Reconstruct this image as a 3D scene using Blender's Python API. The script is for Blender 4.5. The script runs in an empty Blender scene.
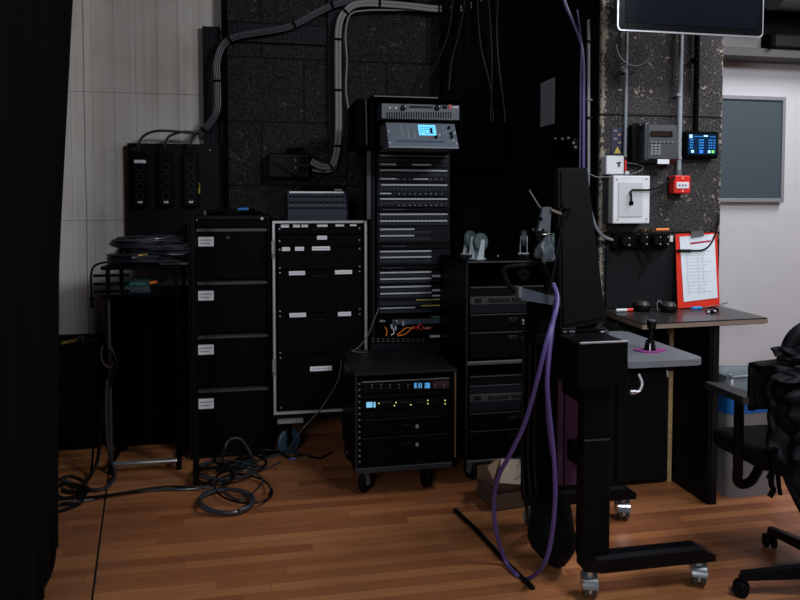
import bpy, bmesh, math, random
from mathutils import Vector, Matrix
random.seed(7)
R = math.radians
S = bpy.context.scene
col = S.collection

# ---------------------------------------------------------------- camera
FPX, PSI, TH, CZ = 700.0, R(11), R(2.5), 1.45
SHP = 95 - FPX*math.tan(TH)
cd = bpy.data.cameras.new('camera'); cam = bpy.data.objects.new('camera', cd); col.objects.link(cam)
cd.sensor_width = 36; cd.lens = FPX/800*36; cd.shift_y = -SHP/800; cd.clip_start = .05
cam.location = (0, 0, CZ); cam.rotation_euler = (R(90)-TH, 0, -PSI)
S.camera = cam
# ---------------------------------------------------------------- world, exposure, lights
S.view_settings.view_transform = 'Standard'; S.view_settings.look = 'None'
S.view_settings.gamma = 1; S.view_settings.use_curve_mapping = False
S.view_settings.exposure = 0.0
w = bpy.data.worlds.new('world'); S.world = w; w.use_nodes = True
w.node_tree.nodes['Background'].inputs[0].default_value = (.6, .7, 1, 1)
w.node_tree.nodes['Background'].inputs[1].default_value = .015
def area(name, loc, target, sx, sy, power, colr):
    l = bpy.data.lights.new(name, 'AREA'); l.shape = 'RECTANGLE'; l.size = sx; l.size_y = sy
    l.energy = power; l.color = colr
    o = bpy.data.objects.new(name, l); col.objects.link(o); o.location = loc
    o.rotation_euler = (Vector(target)-Vector(loc)).to_track_quat('-Z', 'Y').to_euler()
area('office_ceiling_light', (3.2, 2.5, 3.15), (2.5, 2.9, .5), 1.2, .5, 52, (.97, .96, 1))
area('stage_ceiling_light', (2.0, .6, 3.1), (.1, 3.7, .5), .9, .5, 70, (.92, .96, 1))
area('added_front_fill', (-1.3, -2.2, 2.4), (.6, 4, 1.2), 1.4, .9, 85, (.93, .96, 1))  # added fill lamp from front left, lifts the partition and rear walls

# ---------------------------------------------------------------- helpers
def ray(px, py):
    x = (px-400)/FPX; v = (300-SHP-py)/FPX
    a = math.cos(TH)+v*math.sin(TH)
    return Vector((math.sin(PSI)*a+math.cos(PSI)*x, math.cos(PSI)*a-math.sin(PSI)*x, -math.sin(TH)+v*math.cos(TH)))
def at(px, py, Y):
    r = ray(px, py); t = Y/r.y
    return Vector((r.x*t, Y, CZ+r.z*t))
def atx(px, py, X):
    r = ray(px, py); t = X/r.x
    return Vector((X, r.y*t, CZ+r.z*t))
def fl(px, py, z=0):
    r = ray(px, py); t = (z-CZ)/r.z
    return Vector((r.x*t, r.y*t, z))

MATS = {}
def mat(name, colr, rough=.5, metal=0, noise=0, nscale=20, bump=0, bscale=200, spec=.5, emis=None, estr=0, coat=0, trans=0):
    if name in MATS: return MATS[name]
    if max(colr) < .02 and not emis and rough > .2: colr = tuple(c*.6 for c in colr); spec = min(spec, .5)*.3
    m = bpy.data.materials.new(name); m.use_nodes = True; nt = m.node_tree; b = nt.nodes['Principled BSDF']
    c = (*colr, 1)
    b.inputs['Base Color'].default_value = c; b.inputs['Roughness'].default_value = rough
    b.inputs['Metallic'].default_value = metal; b.inputs['Specular IOR Level'].default_value = spec
    b.inputs['Coat Weight'].default_value = coat; b.inputs['Transmission Weight'].default_value = trans
    if emis:
        b.inputs['Emission Color'].default_value = (*emis, 1); b.inputs['Emission Strength'].default_value = estr
    tc = nt.nodes.new('ShaderNodeTexCoord')
    n = nt.nodes.new('ShaderNodeTexNoise'); n.inputs['Scale'].default_value = nscale; n.inputs['Detail'].default_value = 4
    nt.links.new(tc.outputs['Object'], n.inputs['Vector'])
    mr = nt.nodes.new('ShaderNodeMapRange'); k = noise if noise else .08
    mr.inputs['To Min'].default_value = 1-k; mr.inputs['To Max'].default_value = 1+k
    nt.links.new(n.outputs['Fac'], mr.inputs['Value'])
    vm = nt.nodes.new('ShaderNodeVectorMath'); vm.operation = 'SCALE'; vm.inputs[0].default_value = colr
    nt.links.new(mr.outputs[0], vm.inputs['Scale']); nt.links.new(vm.outputs[0], b.inputs['Base Color'])
    if bump:
        n2 = nt.nodes.new('ShaderNodeTexNoise'); n2.inputs['Scale'].default_value = bscale
        nt.links.new(tc.outputs['Object'], n2.inputs['Vector'])
        bp = nt.nodes.new('ShaderNodeBump'); bp.inputs['Strength'].default_value = bump; bp.inputs['Distance'].default_value = .003
        nt.links.new(n2.outputs['Fac'], bp.inputs['Height']); nt.links.new(bp.outputs[0], b.inputs['Normal'])
    MATS[name] = m
    return m

class MB:
    """collects shapes in world coordinates and links them as one mesh object"""
    def __init__(s): s.v = []; s.f = []
    def _add(s, vs, fs):
        k = len(s.v); s.v += [tuple(v) for v in vs]; s.f += [tuple(i+k for i in f) for f in fs]
    def bm(s, b, M=None):
        b.verts.index_update()
        s._add([(M @ v.co) if M else v.co.copy() for v in b.verts], [[v.index for v in f.verts] for f in b.faces]); b.free()
    def box(s, x0, x1, y0, y1, z0, z1, bev=0, M=None, seg=1):
        b = bmesh.new(); bmesh.ops.create_cube(b, size=1)
        sx, sy, sz = x1-x0, y1-y0, z1-z0
        for v in b.verts:
            v.co = Vector((v.co.x*sx+(x0+x1)/2, v.co.y*sy+(y0+y1)/2, v.co.z*sz+(z0+z1)/2))
        if bev:
            bmesh.ops.bevel(b, geom=list(b.edges), offset=min(bev, abs(sx)*.45, abs(sy)*.45, abs(sz)*.45), segments=seg, affect='EDGES', profile=.5)
        s.bm(b, M); return s
    def cyl(s, a, b2, r, r2=None, n=16):
        a = Vector(a); b2 = Vector(b2); r2 = r if r2 is None else r2
        d = (b2-a).normalized(); u = d.orthogonal().normalized(); w_ = d.cross(u)
        vs = []
        for P, q in ((a, r), (b2, r2)):
            for i in range(n):
                t = 2*math.pi*i/n; vs.append(P+(u*math.cos(t)+w_*math.sin(t))*q)
        fs = [(i, (i+1) % n, n+(i+1) % n, n+i) for i in range(n)]+[tuple(range(n))[::-1], tuple(range(n, 2*n))]
        s._add(vs, fs); return s
    def ring(s, c, d, r0, r1, h, n=24):
        """flat ring / tyre: hollow cylinder from c along d"""
        c = Vector(c); d = Vector(d).normalized(); u = d.orthogonal().normalized(); w_ = d.cross(u); vs = []
        for rr, hh in ((r0, 0), (r1-.15*(r1-r0), 0), (r1, .2*h), (r1, .8*h), (r1-.15*(r1-r0), h), (r0, h)):
            for i in range(n):
                t = 2*math.pi*i/n; vs.append(c+(u*math.cos(t)+w_*math.sin(t))*rr+d*hh)
        fs = []
        for k in range(6):
            a, b_ = k*n, ((k+1) % 6)*n
            for i in range(n): fs.append((a+i, a+(i+1) % n, b_+(i+1) % n, b_+i))
        s._add(vs, fs); return s
    def tube(s, pts, r, n=8, smooth=6, closed=False):
        P = [Vector(p) for p in pts]
        if smooth and len(P) > 2: P = spline(P, smooth, closed)
        m = len(P); rr = r if isinstance(r, (list, tuple)) else None
        vs = []; u = None
        for i, p in enumerate(P):
            if closed: d = (P[(i+1) % m]-P[i-1])
            else: d = (P[min(i+1, m-1)]-P[max(i-1, 0)])
            d = d.normalized() if d.length > 1e-9 else Vector((0, 0, 1))
            if u is None: u = d.orthogonal().normalized()
            else:
                u = u-d*u.dot(d); u = u.normalized() if u.length > 1e-6 else d.orthogonal().normalized()
            w_ = d.cross(u)
            q = r if rr is None else rr[0]+(rr[1]-rr[0])*i/(m-1)
            for k in range(n):
                t = 2*math.pi*k/n; vs.append(p+(u*math.cos(t)+w_*math.sin(t))*q)
        fs = []
        for i in range(m if closed else m-1):
            a, b_ = i*n, ((i+1) % m)*n
            for k in range(n): fs.append((a+k, a+(k+1) % n, b_+(k+1) % n, b_+k))
        if not closed: fs += [tuple(range(n))[::-1], tuple(range((m-1)*n, m*n))]
        s._add(vs, fs); return s
    def prism(s, poly, ax, h0, h1):
        """poly: list of 2D points in plane normal to ax; extruded h0..h1"""
        def P(a, b_, h):
            return {'x': (h, a, b_), 'y': (a, h, b_), 'z': (a, b_, h)}[ax]
        n = len(poly)
        vs = [P(a, b_, h0) for a, b_ in poly]+[P(a, b_, h1) for a, b_ in poly]
        s._add(vs, [(i, (i+1) % n, n+(i+1) % n, n+i) for i in range(n)]+[tuple(range(n))[::-1], tuple(range(n, 2*n))]); return s
    def quad(s, a, b_, c, d, t=.0008):
        """thin plate with corners a b c d, thickness t along its normal"""
        a, b_, c, d = map(Vector, (a, b_, c, d)); nn = (b_-a).cross(d-a).normalized()*t
        s._add([a, b_, c, d, a+nn, b_+nn, c+nn, d+nn], [(0, 3, 2, 1), (4, 5, 6, 7), (0, 1, 5, 4), (1, 2, 6, 5), (2, 3, 7, 6), (3, 0, 4, 7)]); return s
    def xform(s, M): s.v = [tuple(M @ Vector(v)) for v in s.v]; return s
    def build(s, name, material, parent=None, smooth=False, label=None, cat=None, group=None, kind=None):
        me = bpy.data.meshes.new(name)
        if parent is None:
            xs, ys, zs = zip(*s.v); o0 = Vector(((min(xs)+max(xs))/2, (min(ys)+max(ys))/2, min(zs)))
        else: o0 = Vector(parent['_w'])
        me.from_pydata([tuple(Vector(v)-o0) for v in s.v], [], s.f)
        b = bmesh.new(); b.from_mesh(me); bmesh.ops.recalc_face_normals(b, faces=b.faces)
        if smooth:
            for f in b.faces: f.smooth = True
            for e in b.edges:
                if len(e.link_faces) == 2 and e.calc_face_angle(0) > R(38): e.smooth = False
        b.to_mesh(me); b.free()
        me.materials.append(material)
        o = bpy.data.objects.new(name, me); col.objects.link(o); o['_w'] = tuple(o0)
        if parent is None: o.location = o0
        else: o.parent = parent
        tag(o, label, cat, group, kind)
        return o
def spline(P, k, closed=False):
    out = []; n = len(P)
    g = (lambda i: P[i % n]) if closed else (lambda i: P[max(0, min(n-1, i))])
    for i in range(n if closed else n-1):
        p0, p1, p2, p3 = g(i-1), g(i), g(i+1), g(i+2)
        for j in range(k):
            t = j/k
            out.append(.5*((2*p1)+(p2-p0)*t+(2*p0-5*p1+4*p2-p3)*t*t+(3*p1-p0-3*p2+p3)*t**3))
    if not closed: out.append(P[-1])
    return out
def tag(o, label=None, cat=None, group=None, kind=None):
    if label: o['label'] = label
    if cat: o['category'] = cat
    if group: o['group'] = group
    if kind: o['kind'] = kind
    return o
def thing(name, label, cat, loc, group=None):
    o = bpy.data.objects.new(name, None); col.objects.link(o); o.location = loc; o['_w'] = tuple(loc)
    o.empty_display_size = .05
    return tag(o, label, cat, group)
def struct(mb, name, material, **k): return mb.build(name, material, kind='structure', **k)
def copy_tree(o, parent=None):
    c = o.copy(); col.objects.link(c); c.parent = parent
    for ch in list(o.children): copy_tree(ch, c)
    return c
def Mrot(c, rz=0, rx=0, ry=0):
    c = Vector(c)
    return Matrix.Translation(c) @ Matrix.Rotation(rz, 4, 'Z') @ Matrix.Rotation(ry, 4, 'Y') @ Matrix.Rotation(rx, 4, 'X')

# ---------------------------------------------------------------- materials
blk = mat('black_painted_metal', (.0032, .0035, .0042), .45, 0, .25, 30, spec=.3)
blk_m = mat('black_matte', (.0016, .0016, .0019), .8, spec=.12)
blk_g = mat('black_gloss', (.003, .0035, .0045), .15)
rub = mat('black_rubber', (.0035, .0035, .004), .6, spec=.3)
cabl = mat('black_cable', (.0045, .005, .006), .38)
case_m = mat('black_laminate', (.0022, .0025, .003), .42, 0, .3, 60, .05, spec=.2)
drawer_m = mat('drawer_black', (.0022, .0022, .0022), .55, 0, .2, 40, spec=.15)
alu = mat('aluminium_trim', (.42, .43, .46), .35, .7)
chrome = mat('chrome', (.75, .77, .80), .13, 1)
steel = mat('dull_steel', (.28, .29, .31), .38, .8)
lab = mat('white_paper_label', (.62, .64, .68), .7)
ink = mat('label_ink', (.22, .23, .27), .8)
panel_b = mat('blue_black_panel', (.0085, .011, .016), .45, spec=.3)
hole_m = mat('socket_hole', (.002, .002, .003), .7)
stripw = mat('grey_label_strip', (.38, .40, .44), .6)
yel = mat('yellow_strip', (.42, .34, .02), .6)
org = mat('orange_plastic', (.75, .2, .02), .5)
redm = mat('red_plastic', (.62, .02, .015), .4)
whp = mat('white_plastic', (.60, .62, .65), .5)
gry = mat('grey_plastic', (.085, .095, .11), .45)
dgry = mat('dark_grey_plastic', (.014, .016, .019), .45)
concab = mat('grey_cable_sheath', (.022, .026, .032), .45)
conw = mat('pale_conduit', (.19, .19, .19), .5)
purp = mat('purple_cable_sheath', (.062, .040, .16), .5)
blue = mat('blue_plastic', (.01, .12, .45), .5)
brass = mat('brass', (.5, .35, .12), .35, .8)
wedge = mat('raw_chipboard', (.30, .20, .09), .8, 0, .9, 90)

def nodes(name):
    m = bpy.data.materials.new(name); m.use_nodes = True; nt = m.node_tree
    b = nt.nodes['Principled BSDF']; tc = nt.nodes.new('ShaderNodeTexCoord')
    def N(t, **k):
        n = nt.nodes.new(t)
        for a, v in k.items():
            if a.startswith('i_'): n.inputs[a[2:].replace('_', ' ')].default_value = v
            else: setattr(n, a, v)
        return n
    L = lambda a, o, c, i: nt.links.new(a.outputs[o], c.inputs[i])
    def math_(op, a, b2=None):
        n = N('ShaderNodeMath', operation=op)
        for i, q in enumerate((a, b2)):
            if q is None: continue
            if isinstance(q, (int, float)): n.inputs[i].default_value = q
            else: nt.links.new(q, n.inputs[i])
        return n.outputs[0]
    return m, nt, b, tc, N, L, math_
def ramp(N, stops):
    r = N('ShaderNodeValToRGB'); e = r.color_ramp.elements
    while len(e) < len(stops): e.new(.5)
    for q, (p, c) in zip(e, stops): q.position = p; q.color = (*c, 1)
    return r

def floor_material():
    m, nt, b, tc, N, L, mt = nodes('merbau_strip_floor')
    g = N('ShaderNodeNewGeometry'); sp = N('ShaderNodeSeparateXYZ'); L(g, 'Position', sp, 0)
    x, y = sp.outputs[0], sp.outputs[1]
    line = mt('ADD', mt('ADD', x, .779), mt('MULTIPLY', mt('SUBTRACT', y, 3.6), .16))
    left = mt('LESS_THAN', line, 0.0)
    seam = mt('LESS_THAN', mt('ABSOLUTE', line), .0045)
    yy = mt('ADD', y, mt('MULTIPLY', left, .031)); xx = mt('ADD', x, mt('MULTIPLY', left, .37))
    row = mt('FLOOR', mt('DIVIDE', yy, .058)); off = mt('MULTIPLY', mt('FRACT', mt('MULTIPLY', mt('SINE', mt('MULTIPLY', row, 12.9898)), 437.585)), 1.1); xx = mt('ADD', xx, off)
    cb = N('ShaderNodeCombineXYZ'); nt.links.new(xx, cb.inputs[0]); nt.links.new(yy, cb.inputs[1])
    br = N('ShaderNodeTexBrick', offset=0.0, offset_frequency=2, squash=1)
    for k, v in (('Color1', (0, 0, 0, 1)), ('Color2', (1, 1, 1, 1)), ('Mortar', (0, 0, 0, 1)), ('Scale', 1), ('Mortar Size', .0012), ('Mortar Smooth', .3), ('Brick Width', 1.1), ('Row Height', .058)):
        br.inputs[k].default_value = v
    L(cb, 0, br, 'Vector')
    mp = N('ShaderNodeMapping'); mp.inputs['Scale'].default_value = (2.5, 55, 1); L(cb, 0, mp, 'Vector')
    gr = N('ShaderNodeTexNoise', i_Scale=1.0, i_Detail=6.0, i_Roughness=.6); L(mp, 0, gr, 'Vector')
    f = mt('ADD', mt('MULTIPLY', br.outputs['Color'], .56), mt('MULTIPLY', gr.outputs['Fac'], .52))
    r = ramp(N, [(.12, (.15, .050, .020)), (.42, (.235, .085, .034)), (.66, (.31, .118, .046)), (1, (.47, .20, .08))])
    nt.links.new(f, r.inputs[0])
    mx = N('ShaderNodeMix', data_type='RGBA'); mx.inputs[7].default_value = (.004, .003, .002, 1)
    dk = mt('MAXIMUM', seam, mt('MULTIPLY', br.outputs['Fac'], .22)); nt.links.new(dk, mx.inputs[0]); nt.links.new(r.outputs[0], mx.inputs[6])
    sc = N('ShaderNodeTexNoise', i_Scale=3.0, i_Detail=5.0); L(g, 'Position', sc, 'Vector')
    mr = N('ShaderNodeMapRange'); mr.inputs['To Min'].default_value = .30; mr.inputs['To Max'].default_value = .5; L(sc, 'Fac', mr, 'Value')
    L(mr, 0, b, 'Roughness'); nt.links.new(mx.outputs[2], b.inputs['Base Color'])
    bp = N('ShaderNodeBump'); bp.inputs['Strength'].default_value = .12; bp.inputs['Distance'].default_value = .002
    nt.links.new(gr.outputs['Fac'], bp.inputs['Height']); L(bp, 0, b, 'Normal')
    return m
def concrete_material():
    m, nt, b, tc, N, L, mt = nodes('board_marked_concrete')
    g = N('ShaderNodeNewGeometry'); sp = N('ShaderNodeSeparateXYZ'); L(g, 'Position', sp, 0); x, z = sp.outputs[0], sp.outputs[2]
    n = N('ShaderNodeTexNoise', i_Scale=1.6, i_Detail=7.0, i_Roughness=.6); L(g, 'Position', n, 'Vector')
    mp = N('ShaderNodeMapping'); mp.inputs['Scale'].default_value = (24, 1, .35); L(g, 'Position', mp, 'Vector')
    st = N('ShaderNodeTexNoise', i_Scale=1.0, i_Detail=5.0); L(mp, 0, st, 'Vector')
    f = mt('ADD', mt('MULTIPLY', n.outputs['Fac'], .6), mt('MULTIPLY', st.outputs['Fac'], .4))
    r = ramp(N, [(.3, (.34, .31, .285)), (.5, (.51, .48, .45)), (.7, (.62, .60, .565))]); nt.links.new(f, r.inputs[0])
    # board joints: vertical every .125 m, horizontal lift line, crack
    wob = mt('MULTIPLY', mt('SUBTRACT', n.outputs['Fac'], .5), .03)
    v1 = mt('LESS_THAN', mt('ABSOLUTE', mt('SUBTRACT', mt('FRACT', mt('MULTIPLY', mt('ADD', x, 5.013), 7.5)), .5)), .018)
    h1 = mt('LESS_THAN', mt('ABSOLUTE', mt('SUBTRACT', z, 2.18)), .003)
    h2 = mt('LESS_THAN', mt('ABSOLUTE', mt('SUBTRACT', z, 1.35)), .003)
    ck = mt('LESS_THAN', mt('ABSOLUTE', mt('SUBTRACT', mt('ADD', x, wob), -1.13)), .0035)
    ln = mt('MAXIMUM', mt('MAXIMUM', mt('MULTIPLY', v1, .35), mt('MULTIPLY', mt('MAXIMUM', h1, h2), .5)), mt('MULTIPLY', ck, .7))
    mx = N('ShaderNodeMix', data_type='RGBA'); mx.inputs[7].default_value = (.07, .062, .055, 1)
    nt.links.new(ln, mx.inputs[0]); nt.links.new(r.outputs[0], mx.inputs[6]); nt.links.new(mx.outputs[2], b.inputs['Base Color'])
    b.inputs['Roughness'].default_value = .85
    bp = N('ShaderNodeBump'); bp.inputs['Strength'].default_value = .3; bp.inputs['Distance'].default_value = .004
    nt.links.new(f, bp.inputs['Height']); L(bp, 0, b, 'Normal')
    return m
def block_material(name, base, chip, bw, bh, ox, oz, chips=.66, edges=None):
    m, nt, b, tc, N, L, mt = nodes(name)
    g = N('ShaderNodeNewGeometry'); sp = N('ShaderNodeSeparateXYZ'); L(g, 'Position', sp, 0)
    cb = N('ShaderNodeCombineXYZ'); nt.links.new(mt('ADD', mt('ADD', sp.outputs[0], sp.outputs[1]), ox), cb.inputs[0]); nt.links.new(mt('ADD', sp.outputs[2], oz), cb.inputs[1])
    br = N('ShaderNodeTexBrick', offset=.5)
    for k, v in (('Scale', 1), ('Mortar Size', .006), ('Mortar Smooth', .2), ('Brick Width', bw), ('Row Height', bh)): br.inputs[k].default_value = v
    L(cb, 0, br, 'Vector')
    n = N('ShaderNodeTexNoise', i_Scale=110.0, i_Detail=3.0); L(g, 'Position', n, 'Vector')
    n2 = N('ShaderNodeTexNoise', i_Scale=14.0, i_Detail=6.0, i_Roughness=.75); L(g, 'Position', n2, 'Vector')
    n3 = N('ShaderNodeTexNoise', i_Scale=45.0, i_Detail=4.0, i_Roughness=.7); L(g, 'Position', n3, 'Vector')
    r = ramp(N, [(.38, tuple(c*.35 for c in base)), (.62, tuple(c*1.9 for c in base))]); L(n, 'Fac', r, 0)
    e = mt('MULTIPLY', n2.outputs['Fac'], n3.outputs['Fac'])
    if edges:
        dd = None
        for ex in edges:
            d = mt('MULTIPLY', mt('SUBTRACT', .035, mt('MINIMUM', mt('ABSOLUTE', mt('SUBTRACT', sp.outputs[0], ex)), .035)), 4.0)
            dd = d if dd is None else mt('MAXIMUM', dd, d)
        e = mt('ADD', e, dd)
    cr = ramp(N, [(0, (0, 0, 0)), (chips*.56, (0, 0, 0)), (chips*.56+.03, (1, 1, 1))]); nt.links.new(e, cr.inputs[0])
    mx = N('ShaderNodeMix', data_type='RGBA'); L(cr, 0, mx, 0); L(r, 0, mx, 6); mx.inputs[7].default_value = (*chip, 1)
    m2 = N('ShaderNodeMix', data_type='RGBA'); L(br, 'Fac', m2, 0); nt.links.new(mx.outputs[2], m2.inputs[6]); m2.inputs[7].default_value = (.004, .004, .004, 1)
    nt.links.new(m2.outputs[2], b.inputs['Base Color']); b.inputs['Roughness'].default_value = .85; b.inputs['Specular IOR Level'].default_value = .15
    bp = N('ShaderNodeBump'); bp.inputs['Strength'].default_value = .5; bp.inputs['Distance'].default_value = .004
    nt.links.new(mt('SUBTRACT', n.outputs['Fac'], mt('MULTIPLY', br.outputs['Fac'], 2)), bp.inputs['Height']); L(bp, 0, b, 'Normal')
    return m
def perforated_material():
    m, nt, b, tc, N, L, mt = nodes('perforated_steel')
    g = N('ShaderNodeNewGeometry'); sp = N('ShaderNodeSeparateXYZ'); L(g, 'Position', sp, 0)
    fx = mt('ABSOLUTE', mt('SUBTRACT', mt('FRACT', mt('MULTIPLY', sp.outputs[0], 34)), .5)); fz = mt('ABSOLUTE', mt('SUBTRACT', mt('FRACT', mt('MULTIPLY', sp.outputs[2], 34)), .5))
    h = mt('MULTIPLY', mt('LESS_THAN', fx, .24), mt('LESS_THAN', fz, .3))
    mx = N('ShaderNodeMix', data_type='RGBA'); nt.links.new(h, mx.inputs[0]); mx.inputs[6].default_value = (.0075, .0095, .0135, 1); mx.inputs[7].default_value = (.001, .001, .0012, 1)
    nt.links.new(mx.outputs[2], b.inputs['Base Color']); b.inputs['Roughness'].default_value = .6; b.inputs['Specular IOR Level'].default_value = .12
    return m
def curtain_material():
    m, nt, b, tc, N, L, mt = nodes('black_stage_curtain')
    b.inputs['Base Color'].default_value = (.0011, .0015, .0019, 1); b.inputs['Roughness'].default_value = .95; b.inputs['Specular IOR Level'].default_value = .1
    n = N('ShaderNodeTexNoise', i_Scale=400.0); L(tc, 'Object', n, 'Vector')
    bp = N('ShaderNodeBump'); bp.inputs['Strength'].default_value = .2; bp.inputs['Distance'].default_value = .002; L(n, 'Fac', bp, 'Height'); L(bp, 0, b, 'Normal')
    b.inputs['Sheen Weight'].default_value = 0
    return m
perf = perforated_material(); curt_m = curtain_material()
block_dark = block_material('dark_painted_blocks', (.0125, .0122, .0122), (.07, .067, .063), .56, .42, .02, .10, .60)
block_col = block_material('worn_painted_blocks', (.030, .028, .0295), (.24, .21, .17), 7.0, .62, 1.0, -.06, .58, edges=(1.735, 2.445))

# ---------------------------------------------------------------- the setting
WY = 4.75
struct(MB().box(-4, 6, -3, 5.2, -.1, 0), 'floor', floor_material())
struct(MB().box(-4, 6, -3, 5.2, 3.3, 3.4), 'ceiling', mat('dark_ceiling', (.03, .03, .033), .9))
struct(MB().box(-4, -.262, 4.85, 5.0, 0, 3.3), 'wall_back', concrete_material())
struct(MB().box(-.262, 1.72, WY, 5.0, 0, 3.3), 'wall_rear', block_dark)
struct(MB().box(1.72, 1.80, 3.42, 5.0, 0, 3.3), 'wall_side', mat('black_partition', (.0028, .0028, .0033), .8, 0, .2, 20))
struct(MB().box(1.725, 2.435, 3.4, 3.75, 0, 3.3, .006), 'wall_column', block_col)
struct(MB().box(2.436, 6, 3.6, 3.75, 0, 3.3), 'wall_right', mat('white_painted_wall', (.44, .43, .455), .8, 0, .06, 6, .08, 90))
struct(MB().box(2.436, 6, 3.585, 3.6, 0, .08), 'baseboard_right', mat('grey_skirting', (.2, .2, .21), .6))
struct(MB().box(-4.1, -4, -3, 5.2, 0, 3.4), 'wall_left', mat('dark_wall_left', (.02, .02, .02), .9))
struct(MB().box(6, 6.1, -3, 5.2, 0, 3.4), 'wall_east', MATS['white_painted_wall'])
struct(MB().box(-4, 6, -3.1, -3, 0, 3.4), 'wall_front', mat('dim_wall', (.05, .05, .055), .9))
struct(MB().box(2.437, 5.2, 3.46, 3.599, 2.268, 2.318, .004), 'trim_1', mat('grey_brown_beam', (.045, .043, .043), .6))
struct(MB().box(2.437, 2.74, 3.50, 3.599, 2.320, 2.395, .004), 'trim_2', mat('beige_bulkhead', (.11, .105, .105), .7))
struct(MB().box(2.437, 5.2, 3.52, 3.599, 2.397, 3.3, .004), 'trim_3', mat('black_bulkhead', (.004, .004, .005), .8))
t = thing('roller_blind_box', 'dark grey roller blind housing under the beam at top right', 'blind housing', (4.0, 3.5, 2.32))
MB().box(2.775, 5.1, 3.44, 3.595, 2.32, 2.395, .01).build('housing', mat('anthracite', (.010, .010, .012), .5), t)
MB().box(2.745, 2.775, 3.43, 3.597, 2.319, 2.396, .004).build('end_cap', blk_m, t)
t = thing('ventilation_duct', 'silvery sheet metal duct in the top right corner above the television', 'duct', (4.2, 3.2, 2.5))
MB().cyl((2.70, 3.36, 2.60), (5.3, 3.36, 2.60), .10, n=28).build('duct_pipe', mat('galvanised', (.06, .068, .075), .5, .4), t, smooth=True)
for x in (3.05, 3.9): MB().cyl((x, 3.36, 2.60), (x+.03, 3.36, 2.60), .108, n=28).build('joint_ring', steel, t)

# pinboard on the white wall
t = thing('pinboard', 'slate blue notice panel in a silver frame on the white wall', 'notice board', (2.76, 3.6, 1.47))
MB().box(2.45, 2.943, 3.575, 3.598, 1.485, 2.05).build('panel', mat('slate_panel', (.030, .046, .059), .7, 0, .08, 30), t)
f = MB()
for q in ((2.44, 2.962, 1.465, 1.487), (2.44, 2.962, 2.05, 2.072), (2.943, 2.962, 1.487, 2.05)): f.box(q[0], q[1], 3.565, 3.599, q[2], q[3], .002)
f.build('frame', mat('silver_frame', (.30, .31, .33), .4, .5), t)

# ---------------------------------------------------------------- stage curtain at left
def curtain():
    path = [(-1.25, 3.72), (-1.02, 3.50), (-.93, 3.30), (-.885, 3.02), (-.86, 2.88), (-.82, 2.66), (-.80, 2.5), (-.78, 2.25), (-.80, 2.0), (-.9, 1.75), (-1.1, 1.5), (-1.3, 1.2)]
    P = spline([Vector((a, b, 0)) for a, b in path], 16)
    nz = 14; V = []; Fc = []
    for j in range(nz+1):
        z = .015+3.2*j/nz
        for i, p in enumerate(P):
            d = (P[min(i+1, len(P)-1)]-P[max(i-1, 0)]).normalized(); nn = Vector((d.y, -d.x, 0))
            amp = .020*(math.sin(i*.55)+.5*math.sin(i*.23+1))*(1-.2*z/3)
            V.append((p.x+nn.x*amp+.024*z+max(0, z-1.2)*.045, p.y+nn.y*amp, z))
    n = len(P)
    for j in range(nz):
        for i in range(n-1): Fc.append((j*n+i, j*n+i+1, (j+1)*n+i+1, (j+1)*n+i))
    m = MB(); m.v = V; m.f = Fc
    o = m.build('stage_curtain', curt_m, smooth=True, label='full height black pleated stage curtain hanging at the left edge', cat='curtain')
    sm = o.modifiers.new('thick', 'SOLIDIFY'); sm.thickness = .006
curtain()
# ---------------------------------------------------------------- black drape on rear wall, right of the tall rack
def drape():
    V = []; Fc = []; n = 60; x0, x1 = 1.16, 1.70
    for j in range(2):
        for i in range(n+1):
            V.append((x0+(x1-x0)*i/n, 4.60+.03*math.sin(i*.8), .02 if j == 0 else 3.25))
    for i in range(n): Fc.append((i, i+1, n+2+i, n+1+i))
    m = MB(); m.v = V; m.f = Fc
    o = m.build('masking_drape', curt_m, smooth=True, label='black masking drape hanging behind the stacked rack cases', cat='drape')
    sm = o.modifiers.new('thick', 'SOLIDIFY'); sm.thickness = .005
drape()
hang = [[(486, -40), (492, 60), (489, 150)], [(500, -40), (497, 40), (505, 120), (503, 160)], [(476, -40), (480, 40), (491, 90), (494, 140)], [(470, -40), (462, 20), (452, 60), (449, 90)], [(525, -40), (527, 50), (529, 100), (526, 140), (534, 148), (550, 147)], [(456, -40), (450, 25), (438, 60), (420, 95)]]
for i, h in enumerate(hang):
    MB().tube([at(x, y, 4.48+.02*(i % 3)) for x, y in h], .007+.002*(i % 2), 6).build('hanging_cable', cabl,
        label='thin black cable hanging down the dark corner above the stacked cases', cat='cable', group='cables hanging in the dark corner')
t = thing('wall_monitor', 'switched off black monitor in the dark corner beside the tall rack', 'monitor', tuple(at(482, 172, 4.45)))
a = at(455, 121, 4.45); b = at(510, 170, 4.45)
MB().box(a.x, b.x, 4.45, 4.49, b.z, a.z, .006).build('housing', blk_m, t)
MB().box(a.x+.012, b.x-.012, 4.446, 4.452, b.z+.012, a.z-.012).build('screen', blk_m, t)
MB().box((a.x+b.x)/2-.04, (a.x+b.x)/2+.04, 4.49, 4.60, b.z+.1, b.z+.18).build('mount', blk_m, t)

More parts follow.
